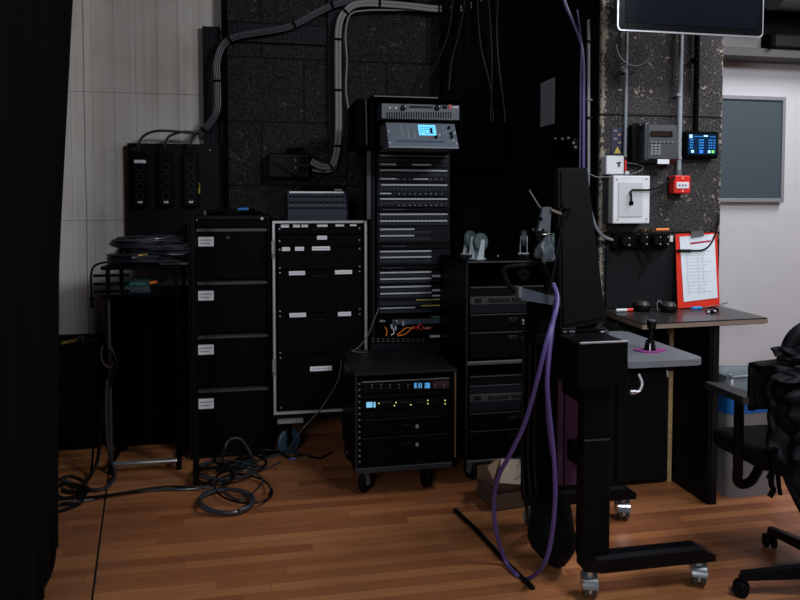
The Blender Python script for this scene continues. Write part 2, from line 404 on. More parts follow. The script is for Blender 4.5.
# ---------------------------------------------------------------- perforated trays and cable runs
def tray(p0, p1, Y, label):
    a = at(*p0, Y); b = at(*p1, Y); x0, x1 = sorted((a.x, b.x)); z0, z1 = sorted((a.z, b.z))
    m = MB().box(x0, x1, Y, Y+.012, z0, z1)
    if x1-x0 > z1-z0: m.box(x0, x1, Y-.015, Y, z0, z0+.003).box(x0, x1, Y-.015, Y, z1-.003, z1)
    else: m.box(x0, x0+.003, Y-.015, Y, z0, z1).box(x1-.003, x1, Y-.015, Y, z0, z1)
    m.build('cable_tray', perf, label=label, cat='cable tray')
tray((228.5, 21), (326, 45.5), 4.73, 'horizontal perforated steel cable tray across the dark block wall')
tray((327.5, -20), (347, 176), 4.72, 'upright perforated steel cable tray down the middle of the block wall')
tray((202.5, 26), (221, 146), 4.80, 'narrow upright perforated cable tray beside the bare concrete wall')
MB().box(-.262, -.225, 4.735, 4.749, 0, 3.2).build('edge_strip', blk_m, label='tall black strip covering the left edge of the block wall', cat='edge strip')
def bundle(name, pts, Y, offs, r, m, ties, label, cat='cable bundle'):
    t = thing(name, label, cat, tuple(at(*pts[0], Y)))
    P = [at(x, y, Y) for x, y in pts]
    for o in offs:
        Q = []
        for i, p in enumerate(P):
            d = (P[min(i+1, len(P)-1)]-P[max(i-1, 0)]).normalized(); nn = Vector((-d.z, 0, d.x))
            Q.append(p+nn*o[0]+Vector((0, o[1], 0)))
        MB().tube(Q, r, 8).build('cable', m, t, smooth=True)
    W = spline(P, 6); mx = max(abs(o[0]) for o in offs)+r
    for k in ties:
        p = W[int(k*(len(W)-1))]; d = (W[min(int(k*(len(W)-1))+1, len(W)-1)]-W[max(0, int(k*(len(W)-1))-1)]).normalized()
        MB().cyl(p-d*.006, p+d*.006, mx+.004, n=14).build('cable_tie', blk_m, t)
    return t
bundle('cable_bundle', [(200, 134), (209, 124), (217, 110), (217.5, 85), (217, 62), (224, 44), (240, 35.5), (288, 27), (318, 12), (340, 3), (375, -2), (420, -4)], 4.66,
       [(-.016, 0), (-.005, -.006), (.006, -.006), (.016, 0)], .0062, concab, (.05, .3, .5, .66, .8), 'dark grey bundle of strapped cables curving across the block wall')
bundle('conduit_bundle', [(311, 161), (322, 166.5), (332, 165), (337, 150), (338.5, 120), (338, 60), (339, 25), (347, 10), (362, 3.5), (400, 5), (440, 9), (468, 7), (485, -6)], 4.63,
       [(-.011, 0), (.011, 0)], .0115, conw, (.16, .27, .38, .47, .58, .72, .86), 'thick pair of pale cables running up the wall from the junction box', )
MB().tube([at(x, y, 4.66) for x, y in [(312, 170), (325, 172), (335, 168), (338, 158)]], .008, 8).build('pale_cable', conw, smooth=True, label='short lower pale cable looping out of the junction box', cat='cable')
MB().tube([at(x, y, 4.665) for x, y in [(349.5, 114), (346, 90), (347, 60), (345.5, 35), (350, 15), (365, 10.5), (400, 10), (450, 10.5), (468, 8)]], .006, 8).build('pale_cable', conw, smooth=True, label='single thin pale cable right of the thick pair, ending in a red plug', cat='cable')
t = thing('red_plug', 'dark red cable plug hanging beside the tall rack', 'plug', tuple(at(350, 145, 4.66)))
MB().cyl(at(350, 116, 4.66), at(351, 146, 4.66), .012, .018, 12).build('plug_body', mat('dark_red', (.16, .006, .006), .45), t, smooth=True)
MB().cyl(at(349.6, 112, 4.66), at(350, 117, 4.66), .008, .012, 12).build('strain_relief', blk_m, t)

# socket board with three outlet strips
t = thing('socket_board', 'blue-black plywood board on the concrete wall behind the outlet strips', 'board', (-.59, 4.8, 1.2))
a = at(127, 143, 4.79); b = at(227, 243, 4.79)
MB().box(a.x, b.x, 4.79, 4.815, 1.2, a.z, .002).build('board', mat('board_blueblack', (.005, .006, .0075), .6), t)
for px, py in ((134, 149), (210, 150), (134, 232), (170, 154), (210, 232)):
    q = at(px, py, 4.79); MB().cyl((q.x, 4.79, q.z), (q.x, 4.786, q.z), .004, n=8).build('screw', steel, t)
for i, (cx, wh) in enumerate(((139.5, 'leftmost of the three, with a white tag at its top'), (165.5, 'middle of the three on the board'), (190.5, 'rightmost of the three, beside the yellow tag'))):
    a = at(cx-8, 153, 4.74); b = at(cx+8, 207, 4.74); x0, x1, z0, z1 = a.x, b.x, b.z, a.z; xc = (x0+x1)/2
    t = thing('outlet_strip', 'black four-way outlet strip, '+wh, 'power strip', (xc, 4.79, z0), 'outlet strips on the socket board')
    MB().box(x0, x1, 4.745, 4.79, z0, z1, .006).build('housing', blk, t)
    for k in range(4):
        zc = z1-.092-.062*k
        s_ = MB().ring((xc, 4.747, zc), (0, -1, 0), .018, .030, .014, 20).build('socket', dgry, t, smooth=True)
        MB().cyl((xc-.01, 4.744, zc), (xc-.01, 4.740, zc), .003, n=8).cyl((xc+.01, 4.744, zc), (xc+.01, 4.740, zc), .003, n=8).build('pin_hole', hole_m, s_)
    q = at(cx+.5, 202, 4.74); MB().box(q.x-.014, q.x+.014, 4.742, 4.745, q.z-.007, q.z+.007).build('tag', lab, t)
    if i == 0: q = at(cx+.5, 161.5, 4.74); MB().box(q.x-.036, q.x+.036, 4.742, 4.745, q.z-.01, q.z+.01).build('tag', lab, t)
    top = at(cx, 153, 4.76); mid = [(cx-.5, 146), (cx+4, 137), (cx+15, 131.5)]
    pts = [(cx-1, 153), (cx-1, 146), (cx+3, 137), (min(cx+14, 196), 131.5+i*.8)]
    if cx < 180: pts.append((min(cx+30, 190), 131+i))
    pts.append((200, 134)); 
    MB().tube([at(x, y, 4.68+.015*i) if k else at(x, y, 4.765) for k, (x, y) in enumerate(pts)], .0085, 8).build('feed_cable', concab, t, smooth=True)
q = at(198.5, 187, 4.76)
t = thing('padlock_tag', 'small yellow hanging tag beside the rightmost outlet strip', 'tag', (q.x, 4.77, q.z-.05))
MB().box(q.x-.014, q.x+.010, 4.755, 4.765, q.z-.045, q.z-.005, .004).build('tag_body', yel, t)
MB().tube([(q.x-.008, 4.76, q.z-.005), (q.x-.008, 4.76, q.z+.02), (q.x+.006, 4.76, q.z+.02), (q.x+.006, 4.76, q.z-.005)], .003, 6).build('shackle', yel, t)
MB().box(q.x-.014, q.x+.01, 4.765, 4.79, q.z-.03, q.z-.02).build('hook', blk_m, t)

# junction box on block wall
a = at(268, 153, 4.63); b = at(310, 178, 4.63)
t = thing('junction_box', 'black wall box with sockets above the small mixer', 'junction box', ((a.x+b.x)/2, WY, b.z))
MB().box(a.x, b.x, 4.63, WY, b.z, a.z, .008).build('housing', blk, t)
MB().box(a.x+.01, a.x+.11, 4.624, 4.631, a.z-.075, a.z-.03, .002).build('switch_cover', panel_b, t)
for px, py in ((302, 160), (302, 170), (307, 160), (307, 170)):
    q = at(px, py, 4.62); MB().ring((q.x, 4.632, q.z), (0, -1, 0), .012, .02, .012, 16).build('socket', blk_m, t)
for px, py in ((295.5, 160.5), (295.5, 167.5)):
    q = at(px, py, 4.62); MB().box(q.x-.006, q.x+.006, 4.622, 4.631, q.z-.012, q.z+.012, .003).build('grey_clip', gry, t)
for k in range(4):
    q = at(288.5+4.3*k, 153, 4.68); MB().cyl((q.x, 4.68, q.z), (q.x, 4.68, q.z+.035), .012, n=10).build('cable_gland', blk_m, t)
MB().tube([at(x, y, 4.6) for x, y in [(272, 160), (285, 170), (300, 177), (312, 178), (325, 170)]], .004, 6).build('thin_wire', cabl, t)

# ---------------------------------------------------------------- filing cabinet
def printed(m, x0, x1, y, z0, z1, rows=2):
    for k in range(rows):
        zc = z1-(z1-z0)*(k+1)/(rows+1); h = (z1-z0)*.05
        m.box(x0+(x1-x0)*(.12 if k else .08), x1-(x1-x0)*(.25 if k else .08), y-.0006, y, zc-h, zc+h)
def label_plate(parent, px0, py0, px1, py1, Y, rows=1, mt_=None):
    a = at(px0, py0, Y); b = at(px1, py1, Y)
    o = MB().box(a.x, b.x, Y-.0015, Y, b.z, a.z).build('paper_label', mt_ or lab, parent)
    m = MB(); printed(m, a.x, b.x, Y-.0015, b.z, a.z, rows); m.build('print', ink, o)
FX0, FX1, FY = -.422, .032, 4.08
t = thing('filing_cabinet', 'tall black four-drawer filing cabinet with white paper labels', 'filing cabinet', ((FX0+FX1)/2, FY+.3, 0))
m = MB().box(FX0, FX0+.012, FY-.004, FY+.55, 0, 1.39, .002).box(FX1-.012, FX1, FY-.004, FY+.55, 0, 1.39, .002).box(FX0, FX1, FY-.006, FY+.55, 1.365, 1.393, .004)
m.box(FX0+.012, FX1-.012, FY+.53, FY+.55, 0, 1.37).box(FX0+.012, FX1-.012, FY+.01, FY+.5, .0, .04).build('body', blk, t)
MB().box(FX0+.012, FX1-.012, FY, FY+.02, 1.325, 1.365, .002).build('header_panel', drawer_m, t)
zl = [at(230, y, FY).z for y in (227, 280, 333.5, 387, 484)]
for i in range(4):
    z1, z0 = zl[i]-.004, zl[i+1]+.004
    if i == 3: z0 = .03
    d = MB().box(FX0+.016, FX1-.016, FY, FY+.45, z0, z1-.028, .003).build('drawer', drawer_m, t)
    MB().prism([(FY+.002, z1-.028), (FY-.010, z1-.020), (FY-.010, z1-.006), (FY+.012, z1)], 'x', FX0+.016, FX1-.016).build('handle_strip', mat('grey_handle', (.022, .024, .028), .4), d)
    yl = (237, 291, 345, 399)[i]
    label_plate(d, 198.3, yl, 213.8, yl+9.3, FY, 2)
q = at(228, 237, FY)
MB().prism([(q.x-.012, q.z-.01), (q.x+.012, q.z-.01), (q.x, q.z+.012)], 'y', FY-.0015, FY).build('faded_triangle_sticker', mat('faded_sticker', (.035, .033, .02), .7), t)
q = at(262, 218.5, FY); MB().cyl((q.x, FY-.012, q.z), (q.x, FY, q.z), .008, n=12).build('lock', steel, t)
q = at(194, 220, FY); MB().box(q.x-.02, q.x+.02, FY-.008, FY-.005, q.z-.004, q.z+.004).build('paper_label', mat('grey_sticker', (.22, .22, .24), .6), t)
for k, (pts, r) in enumerate((([(-.32, 4.25), (-.22, 4.15), (-.10, 4.18), (-.02, 4.28), (-.07, 4.4), (-.2, 4.43), (-.34, 4.35)], .009), ([(-.15, 4.4), (-.06, 4.3), (-.2, 4.2), (-.34, 4.17)], .008))):
    MB().tube([(x, y, 1.403+.012*k+.008*math.sin(i)) for i, (x, y) in enumerate(pts)], r, 8).build('loose_cable', cabl, smooth=True,
        label=('black cable looped on top of the filing cabinet', 'black cable lying over the loop on top of the filing cabinet')[k], cat='cable')
q = at(243, 211, 4.17)
MB().cyl((q.x-.03, 4.17, 1.424), (q.x+.03, 4.18, 1.428), .009, n=10).build('blue_connector', blue, label='short blue connector lying on top of the filing cabinet', cat='connector')
MB().box(at(187, 0, 3.70).x, at(192.5, 0, 3.70).x, 3.69, 3.76, .002, 1.392, .003).build('standing_board', case_m, label='narrow black board standing on edge at the left of the filing cabinet', cat='board')
q = at(205, 212.5, 4.12)
MB().cyl((q.x, 4.12, 1.393), (q.x, 4.12, 1.42), .007, .005, n=10).build('small_cap', gry, label='tiny grey cap standing on the filing cabinet front edge', cat='cap')

# ---------------------------------------------------------------- silver edged drawer case
CY = 4.0; CX0, CX1 = .044, .584; CZ0, CZ1 = .255, 1.362
t = thing('drawer_case', 'black drawer case with silver edging and rows of white labels', 'drawer case', ((CX0+CX1)/2, CY+.3, 0))
m = MB().box(CX0+.004, CX0+.02, CY+.01, CY+.6, CZ0, CZ1, .002).box(CX1-.02, CX1-.004, CY+.01, CY+.6, CZ0, CZ1, .002)
m.box(CX0+.004, CX1-.004, CY+.01, CY+.6, CZ1-.02, CZ1-.002).box(CX0+.004, CX1-.004, CY+.01, CY+.6, CZ0+.002, CZ0+.02).box(CX0, CX1, CY+.59, CY+.6, CZ0, CZ1).build('body', case_m, t)
e = .017
m = MB().box(CX0, CX0+e, CY-.004, CY+.012, CZ0, CZ1, .003).box(CX1-e, CX1, CY-.004, CY+.012, CZ0, CZ1, .003).box(CX0, CX1, CY-.005, CY+.012, CZ1-e, CZ1, .003).box(CX0, CX1, CY-.005, CY+.012, CZ0, CZ0+e, .003)
m.build('edge_frame', alu, t)
zr = [at(320, y, CY+.02).z for y in (222.5, 234.5, 246.5, 269.5, 312.5, 353.5)]+[CZ0+.022]
rowlabs = [[(281, 289), (293, 300), (301.5, 308), (317, 327.5), (335.5, 344), (350, 356.5)], [(317, 327)], [(282, 290), (295, 304), (312, 330)], [(289, 305), (335, 352)], [(289.5, 306), (338, 351)], [(310, 332)]]
laby = (223.8, 236.6, 247.2, 271.4, 313.3, 367.3)
for i in range(6):
    z1, z0 = zr[i]-.002, zr[i+1]+.002
    d = MB().box(CX0+.03, CX1-.03, CY+.018, CY+.5, z0, z1, .002).build('drawer', drawer_m, t)
    zc = z1-.022 if i != 1 else z1-.02
    if i != 1: MB().box(.27, .345, CY+.014, CY+.019, zc-.022, zc-.008, .003).build('latch_recess', hole_m, d)
    for k, (u, v) in enumerate(rowlabs[i]):
        label_plate(d, u, laby[i]-.0*k-(u-281)*.022, v, laby[i]+3.7-(u-281)*.022, CY+.017)
    s = MB()
    for xx in (CX0+.042, CX1-.042):
        for zz in (z1-.012, z0+.012) if z1-z0 > .08 else ((z0+z1)/2,): s.cyl((xx, CY+.018, zz), (xx, CY+.013, zz), .005, n=8)
    s.build('screws', steel, d)
for z in (1.20, .53):
    MB().box(CX0-.006, CX0+.012, CY-.012, CY+.004, z-.05, z+.05, .004).cyl((CX0+.004, CY-.016, z-.04), (CX0+.004, CY-.016, z-.02), .008, n=10).build('hinge', steel, t)
def caster(name, x, y, z0, z1, rz, wr, parent, wheel_m, fork_m, ww=.022, up=1):
    """z0 ground, z1 plate height; up=-1 turns it upside down (z0 = wheel top)"""
    c = bpy.data.objects.new(name, None); col.objects.link(c); c.parent = parent; c['_w'] = parent['_w']; c.empty_display_size = .03
    M = Mrot((x, y, 0), rz); zc = z0+up*wr
    def T(v): return M @ Vector(v)
    off = .02
    MB().ring(T((off-0, -ww/2, zc)), (M.to_3x3() @ Vector((0, 1, 0))), wr*.35, wr, ww, 24).build('wheel', wheel_m, c, smooth=True)
    f = MB().cyl(T((off, -ww/2-.006, zc)), T((off, ww/2+.006, zc)), wr*.32, n=14)
    for s_ in (-1, 1):
        y_ = s_*(ww/2+.005)
        lo = zc-up*wr*.25; hi = z1-up*.006
        vs = [(off-.012, y_-.0015, lo), (off+.012, y_-.0015, lo), (.026, y_-.0015, hi), (-.022, y_-.0015, hi)]
        vs2 = [(a_, b_+.003, c_) for a_, b_, c_ in vs]
        f._add([T(v) for v in vs+vs2], [(0, 1, 2, 3), (4, 7, 6, 5), (0, 4, 5, 1), (1, 5, 6, 2), (2, 6, 7, 3), (3, 7, 4, 0)])
    f.build('fork', fork_m, c)
    za, zb = sorted((z1-up*.007, z1)); MB().box(-.032, .032, -.032, .032, za, zb, .002, M=M).build('mounting_plate', fork_m, c)
    return c
MB().box(CX0, CX1, CY+.01, CY+.6, CZ0-.03, CZ0, .003).build('base_board', case_m, t)
bluer = mat('blue_rubber_wheel', (.02, .045, .08), .5)
for x, y, r in ((CX0+.07, CY+.06, .5), (CX1-.07, CY+.06, -.4), (CX0+.07, CY+.54, 2), (CX1-.07, CY+.54, 1)): caster('caster', x, y, 0.002, CZ0-.03, r, .075, t, bluer, blk, .03)
m_ = MB().box(CX0+.02, CX0+.17, CY-.02, CY+.01, CZ0-.05, CZ0-.022, .004); m_.build('brake_pedal', steel, t)

# small mixer on the drawer case
Y = 4.16; a = at(286, 191, Y); b = at(347, 216, Y); zb = CZ1
t = thing('compact_mixer', 'small grey analogue mixing desk on top of the silver-edged drawer case', 'mixer', ((a.x+b.x)/2, Y+.1, zb))
x0, x1 = a.x, b.x; zt = a.z
MB().prism([(Y-.07, zb), (Y-.08, zb+.045), (Y, zt), (Y+.12, zt), (Y+.14, zb)], 'x', x0+.006, x1-.006).build('body', mat('mixer_grey', (.028, .036, .05), .4), t)
for xx in (x0, x1-.008): MB().prism([(Y-.08, zb), (Y-.09, zb+.05), (Y-.005, zt+.012), (Y+.13, zt+.008), (Y+.15, zb)], 'x', xx, xx+.008).build('side_cheek', panel_b, t)
d = Vector((0, .08, zt-zb-.045)); dn = d.normalized(); nn = Vector((0, -dn.z, dn.y))
base0 = Vector((0, Y-.08, zb+.045)); L_ = d.length
m = MB()
for r_ in range(3):
    for k in range(17):
        xx = x0+.025+k*(x1-x0-.05)/16; p = base0+dn*(L_*(.18+.27*r_)); p.x = xx
        m.cyl(p, p+nn*.012, .0065, .005, 8)
m.build('knobs', mat('knob_dark', (.01, .01, .012), .4), t)
m = MB()
for k in range(17):
    xx = x0+.025+k*(x1-x0-.05)/16; p = base0+dn*(L_*(.3)); p.x = xx; m.cyl(p, p+nn*.006, .0028, n=6)
m.build('buttons', mat('amber_button', (.35, .22, .1), .5), t)
p = base0+dn*(L_*.93); MB().box(x0+.02, x1-.02, p.y-.004, p.y+.003, p.z-.003, p.z+.006).build('scribble_strip', lab, t)
MB().box(x1-.075, x1-.03, p.y-.012, p.y+.003, p.z+.010, p.z+.022).build('badge', gry, t)
MB().box(x0+.09, x1-.01, Y+.02, Y+.12, zt, zt+.028, .006).build('power_supply', blk_m, label='flat black box lying on the small mixer', cat='box')

# ---------------------------------------------------------------- low rolling rack case
LY, LD = 3.38, .56
LX0, LX1, LZ0, LZ1 = at(353.5, 0, LY).x, at(457.5, 0, LY).x, at(400, 471, LY).z, at(400, 371.5, LY).z
t = thing('rolling_rack_case', 'low black rack case on casters below the tall patch rack', 'rack case', ((LX0+LX1)/2, LY+LD/2, 0))
m = MB().box(LX0, LX0+.012, LY, LY+LD, LZ0, LZ1-.012, .002).box(LX1-.012, LX1, LY, LY+LD, LZ0, LZ1-.012, .002).box(LX0, LX1, LY, LY+LD, LZ0, LZ0+.02, .002).box(LX0, LX1, LY+LD-.01, LY+LD, LZ0, LZ1)
m.build('body', case_m, t)
MB().box(LX0-.006, LX1+.006, LY-.01, LY+LD, LZ1-.014, LZ1, .004).build('lid', mat('lid_black', (.010, .011, .013), .5, 0, .3, 40), t)
m = MB().box(LX0+.002, LX0+.014, LY-.004, LY+.002, LZ0, LZ1-.014, .001); m.build('edge_trim', dgry, t)
MB().box(LX1-.009, LX1-.001, LY-.004, LY+.002, LZ0+.05, LZ1-.014, .001).build('edge_trim', mat('bronze_trim', (.10, .055, .03), .5), t)
MB().box(LX0, LX1-.02, LY-.006, LY+.01, LZ0, LZ0+.028, .004).build('bottom_rail', mat('rail_dark', (.02, .023, .03), .35, .3), t)
m = MB()
for k in range(14): m.cyl((LX0+.024, LY+.004, LZ0+.06+k*.03), (LX0+.024, LY-.001, LZ0+.06+k*.03), .005, n=6)
MB().box(LX0+.014, LX0+.036, LY+.003, LY+.008, LZ0+.02, LZ1-.02).box(LX1-.036, LX1-.012, LY+.003, LY+.008, LZ0+.02, LZ1-.02).build('rack_rail', blk_m, t)
m.build('rail_holes', steel, t)
def unit(parent, x0, x1, Yf, z0, z1, m=None, name='blank_panel', depth=.02, bev=.0015):
    return MB().box(x0, x1, Yf, Yf+depth, z0, z1, bev).build(name, m or blk, parent)
ledb = mat('blue_display', (.02, .1, .3), .4, emis=(.12, .5, 1), estr=.55)
ledw = mat('pale_blue_display', (.1, .3, .5), .4, emis=(.3, .7, 1), estr=.6)
ledg = mat('green_led', (.2, .3, .05), .4, emis=(.7, .9, .25), estr=.7)
ux0, ux1 = LX0+.036, LX1-.036
def zof(y, Yf, px=400): return at(px, y, Yf).z
d = unit(t, ux0, ux1, LY+.006, zof(392, LY), zof(380, LY), blk, 'wireless_receiver', .2)
MB().box(ux0, ux1, LY, LY+.006, zof(381, LY), zof(380, LY)-.0).build('top_edge', steel, d)
m = MB()
for k in range(9):
    q = at(372+9*k, 386, LY); m.cyl((q.x, LY+.006, q.z+.005), (q.x, LY, q.z+.005), .004, n=8)
    m.cyl((q.x, LY+.006, q.z-.010), (q.x, LY, q.z-.010), .003, n=8)
m.build('knobs', gry, d)
for u, v in ((414.5, 417), (418.8, 420), (421, 422), (425, 430)):
    a = at(u, 383.3, LY); b = at(v, 388.2, LY); MB().box(a.x, b.x, LY+.002, LY+.006, b.z, a.z).build('display', ledb, d)
MB().box(ux0+.36, ux0+.45, LY+.003, LY+.0065, zof(390, LY), zof(383, LY)).build('face_plate', mat('dark_red_face', (.03, .006, .006), .5), d)
d = unit(t, ux0, ux1, LY+.006, zof(409, LY), zof(400, LY), blk, 'signal_processor', .2)
for u, v in ((366.5, 372.5), (373.6, 375.6)):
    a = at(u, 402.5, LY); b = at(v, 407.5, LY); MB().box(a.x, b.x, LY+.002, LY+.006, b.z, a.z).build('display', ledw, d)
m = MB()
for u, v in ((394.5, 405.8), (396, 402.8), (411, 405), (428, 400.6), (428, 404), (445.3, 400.6), (445.3, 404), (379, 403.5)):
    q = at(u, v, LY); m.cyl((q.x, LY+.006, q.z), (q.x, LY+.001, q.z), .0032, n=8)
m.build('indicator_lights', ledg, d)
m = MB()
for u, v in ((380, 392), (400, 410), (417, 428)):
    a = at(u, 401.5, LY); b = at(v, 403.2, LY); m.box(a.x, b.x, LY+.003, LY+.0065, b.z, a.z)
m.build('slots', dgry, d)
unit(t, ux0, ux1, LY+.008, zof(398, LY), zof(393.5, LY)); unit(t, ux0, ux1, LY+.008, zof(417.5, LY), zof(410.5, LY))
for y0, y1 in ((418.7, 435.5), (437, 467.5)):
    d = unit(t, ux0, ux1, LY+.004, zof(y1, LY, 390), zof(y0, LY, 390), drawer_m, 'drawer', .4, .002)
    MB().box(ux0, ux1, LY+.001, LY+.006, zof(y0, LY, 390)-.004, zof(y0, LY, 390)).build('top_edge', dgry, d)
    q = at(417, y0+7.5, LY); MB().cyl((q.x, LY-.004, q.z), (q.x, LY+.004, q.z), .009, n=14).build('lock', alu, d)
    q = at(406, y0+7, LY); MB().box(q.x-.022, q.x+.022, LY+.001, LY+.005, q.z-.008, q.z+.008, .003).build('latch_recess', hole_m, d)
for x, y, r in ((LX0+.05, LY+.05, .9), (LX1-.14, LY+.05, 1.7), (LX0+.05, LY+LD-.07, 2), (LX1-.07, LY+LD-.07, 1)): caster('caster', x, y, 0.002, LZ0, r, .055, t, rub, steel if x < .6 else blk, .028)

# ---------------------------------------------------------------- tall patch rack standing on the rear of the low case
RY = 3.99; RX0, RX1 = .600, 1.078; RZ0 = .0
t = thing('patch_rack', 'tall rack of patch panels with white label strips and a lit mixer on top', 'equipment rack', ((RX0+RX1)/2, RY+.15, RZ0))
RZT = at(410, 150, RY).z
m = MB().box(RX0, RX0+.012, RY+.01, RY+.26, RZ0, RZT, .002).box(RX1-.012, RX1, RY+.01, RY+.26, RZ0, RZT, .002).box(RX0, RX1, RY+.25, RY+.26, RZ0, RZT).box(RX0, RX1, RY+.01, RY+.26, RZT-.01, RZT)
m.build('frame', blk, t)
MB().box(RX0+.012, RX0+.028, RY, RY+.012, RZ0, RZT, .001).box(RX1-.028, RX1-.012, RY, RY+.012, RZ0, RZT, .001).build('rack_rail', panel_b, t)
def px_panel(y0, y1, px0=377, px1=450, m=panel_b, name='patch_panel'):
    a = at(px0, y0, RY); b = at(px1, y1, RY)
    zt_ = at(410, y0, RY).z; zb_ = at(410, y1, RY).z
    return MB().box(a.x, b.x, RY-.003, RY+.06, zb_+.001, zt_-.001, .0015).build(name, m, t)
jack_ring = mat('jack_ring', (.035, .038, .044), .5, .2)
def jacks(parent, y, px0=380, px1=447, n=17):
    z = at(410, y, RY).z; m1, m2 = MB(), MB(); xa, xb = at(px0+1.5, y, RY).x, at(px1-1.5, y, RY).x
    for k in range(n):
        x = xa+(xb-xa)*k/(n-1)
        m1.ring((x, RY-.003, z), (0, -1, 0), .0055, .0085, .004, 8); m2.cyl((x, RY-.003, z), (x, RY-.0045, z), .0055, n=8)
    m1.build('jack_row', jack_ring, parent); m2.build('jack_holes', hole_m, parent)
def strip(parent, y, px0=380, px1=447, m=stripw, h=.0042, Y=None):
    z = at(410, y, RY).z
    o = MB().box(at(px0, y, RY).x, at(px1, y, RY).x, RY-.0065, RY-.003, z-h, z+h).build('label_strip', m, parent)
    mm = MB(); xa = at(px0, y, RY).x; xb = at(px1, y, RY).x; k = int((xb-xa)/.02)
    for i in range(k): mm.box(xa+(xb-xa)*(i+.2)/k, xa+(xb-xa)*(i+.7)/k, RY-.0072, RY-.0065, z-h*.35, z+h*.35)
    mm.build('print', ink, o)
for (y0, y1, strips, jr) in (
    (152.5, 167.5, [(156, 380, 447, .6), (164.7, 380, 396, .9), (164.7, 412, 431, .9)], [160.5]),
    (167.8, 182, [(170.5, 380, 447, 1), (179, 380, 397, .9), (179, 413, 428, .9)], [174.8]),
    (182.3, 196.5, [(185, 381, 447, 1), (193.6, 380, 391, .9)], [189]),
    (196.8, 207.5, [(199, 380, 447, 1)], [203.3]),
    (211.5, 225.5, [(214.3, 380, 447, 1), (220.9, 380, 447, 1)], [217.6, 224]),
    (226, 243, [(229.2, 380, 414, 1), (235.6, 380, 414, 1)], [232.4, 239]),
    (249.2, 265, [(251.2, 380, 431, 1), (257, 380, 431, 1)], [254.2, 261]),
    (270, 283, [(272.2, 380, 431, 1), (278.6, 380, 431, 1)], [275.4, 281.5]),
    (284, 298, [(286.5, 380, 431, 1), (293, 380, 431, 1)], [289.8, 296.2]),
    (298.4, 313, [(307.5, 380, 415, .7)], [303, 311])):
    p = px_panel(y0, y1)
    for (y, u, v, s_) in strips: strip(p, y, u, v, stripw, .0042*s_)
    for y in jr: jacks(p, y, 380, 447 if y0 < 226 else 431)
    if y0 > 298: strip(p, 300, 416, 431, yel, .0032); strip(p, 300, 432, 441.5, yel, .0028); strip(p, 306, 421, 441.5, yel, .0032)
    if 160 < y0 < 197:
        for i in range(9):
            q = at(399+i*5.3, y0+(y1-y0)*.81, RY); MB().cyl((q.x, RY-.003, q.z), (q.x, RY-.006, q.z), .003, n=6).build('number_dot', stripw, p)
for y0, y1, w_ in ((207.8, 211.2, 24), (243.4, 248.8, 25), (265.4, 269.6, 21)):
    p = px_panel(y0, y1, m=blk, name='blank_panel'); strip(p, (y0+y1)/2, 382, 382+w_, dgry, .0025)
for y0, y1 in ((272.5, 274.3), (275, 276.8), (289.3, 291), (294.8, 296.2)):
    a = at(432, y0, RY); b = at(441.5, y1, RY); MB().box(a.x, b.x, RY-.007, RY-.003, b.z, a.z).build('side_label', stripw if y0 > 274.5 else dgry, t)
# lower open bay with small boards, plugs and orange patch leads
p = px_panel(313.6, 337, m=blk_m, name='open_bay')
MB().box(at(392, 0, RY).x, at(440, 0, RY).x, RY-.006, RY-.003, at(410, 324, RY).z, at(410, 319, RY).z).build('circuit_strip', mat('blue_grey_strip', (.03, .05, .07), .4), p)
mm = MB()
for px, py, h in ((381, 321, 2), (384, 321, 1.4), (396.5, 321, 2), (391.5, 326.5, 4), (395.5, 328, 4), (403, 323.5, 4.5)):
    q = at(px, py, RY-.02); mm.box(q.x-.006, q.x+.006, RY-.03, RY-.003, q.z-.003*h, q.z+.003*h, .002)
mm.build('white_plug', mat('plug_grey', (.26, .29, .32), .4), p)
for k, (pts, m_) in enumerate((([(386, 336), (387, 331), (385, 327)], org), ([(397, 335), (402, 331), (406, 328), (411, 328)], org), ([(398, 336), (405, 334), (410, 330), (414, 326)], org), ([(413, 329), (418, 327), (422, 331)], redm), ([(417, 330), (420, 324), (426, 329), (432, 327)], redm), ([(393, 328), (394, 333), (391, 335)], whp))):
    MB().tube([at(x, y, RY-.02-.003*k) for x, y in pts], .003, 6).build('patch_lead', m_, p)
MB().box(at(423, 0, RY).x, at(431, 0, RY).x, RY-.02, RY-.003, at(410, 329, RY).z, at(410, 327.6, RY).z).build('small_label', stripw, p)
MB().box(at(430, 0, RY).x, at(440, 0, RY).x, RY-.02, RY-.003, at(410, 337.5, RY).z, at(410, 335.6, RY).z).build('small_label', stripw, p)
MB().box(at(432, 0, RY).x, at(442, 0, RY).x, RY-.006, RY-.003, at(410, 318.2, RY).z, at(410, 316.8, RY).z).build('small_label', mat('green_label', (.05, .13, .06), .6), p)
p = px_panel(337.4, 342.4, 371, 449, m=blk, name='vent_panel'); mm = MB()
for i in range(11):
    for y in (338.7, 341.2):
        q = at(373+i*5, y, RY); mm.box(q.x-.008, q.x+.008, RY-.0045, RY-.003, q.z-.003, q.z+.003)
mm.build('vent_slots', mat('vent_light', (.06, .063, .07), .4, .4), p)
px_panel(342.8, 354, 371, 449, m=panel_b, name='blank_panel')
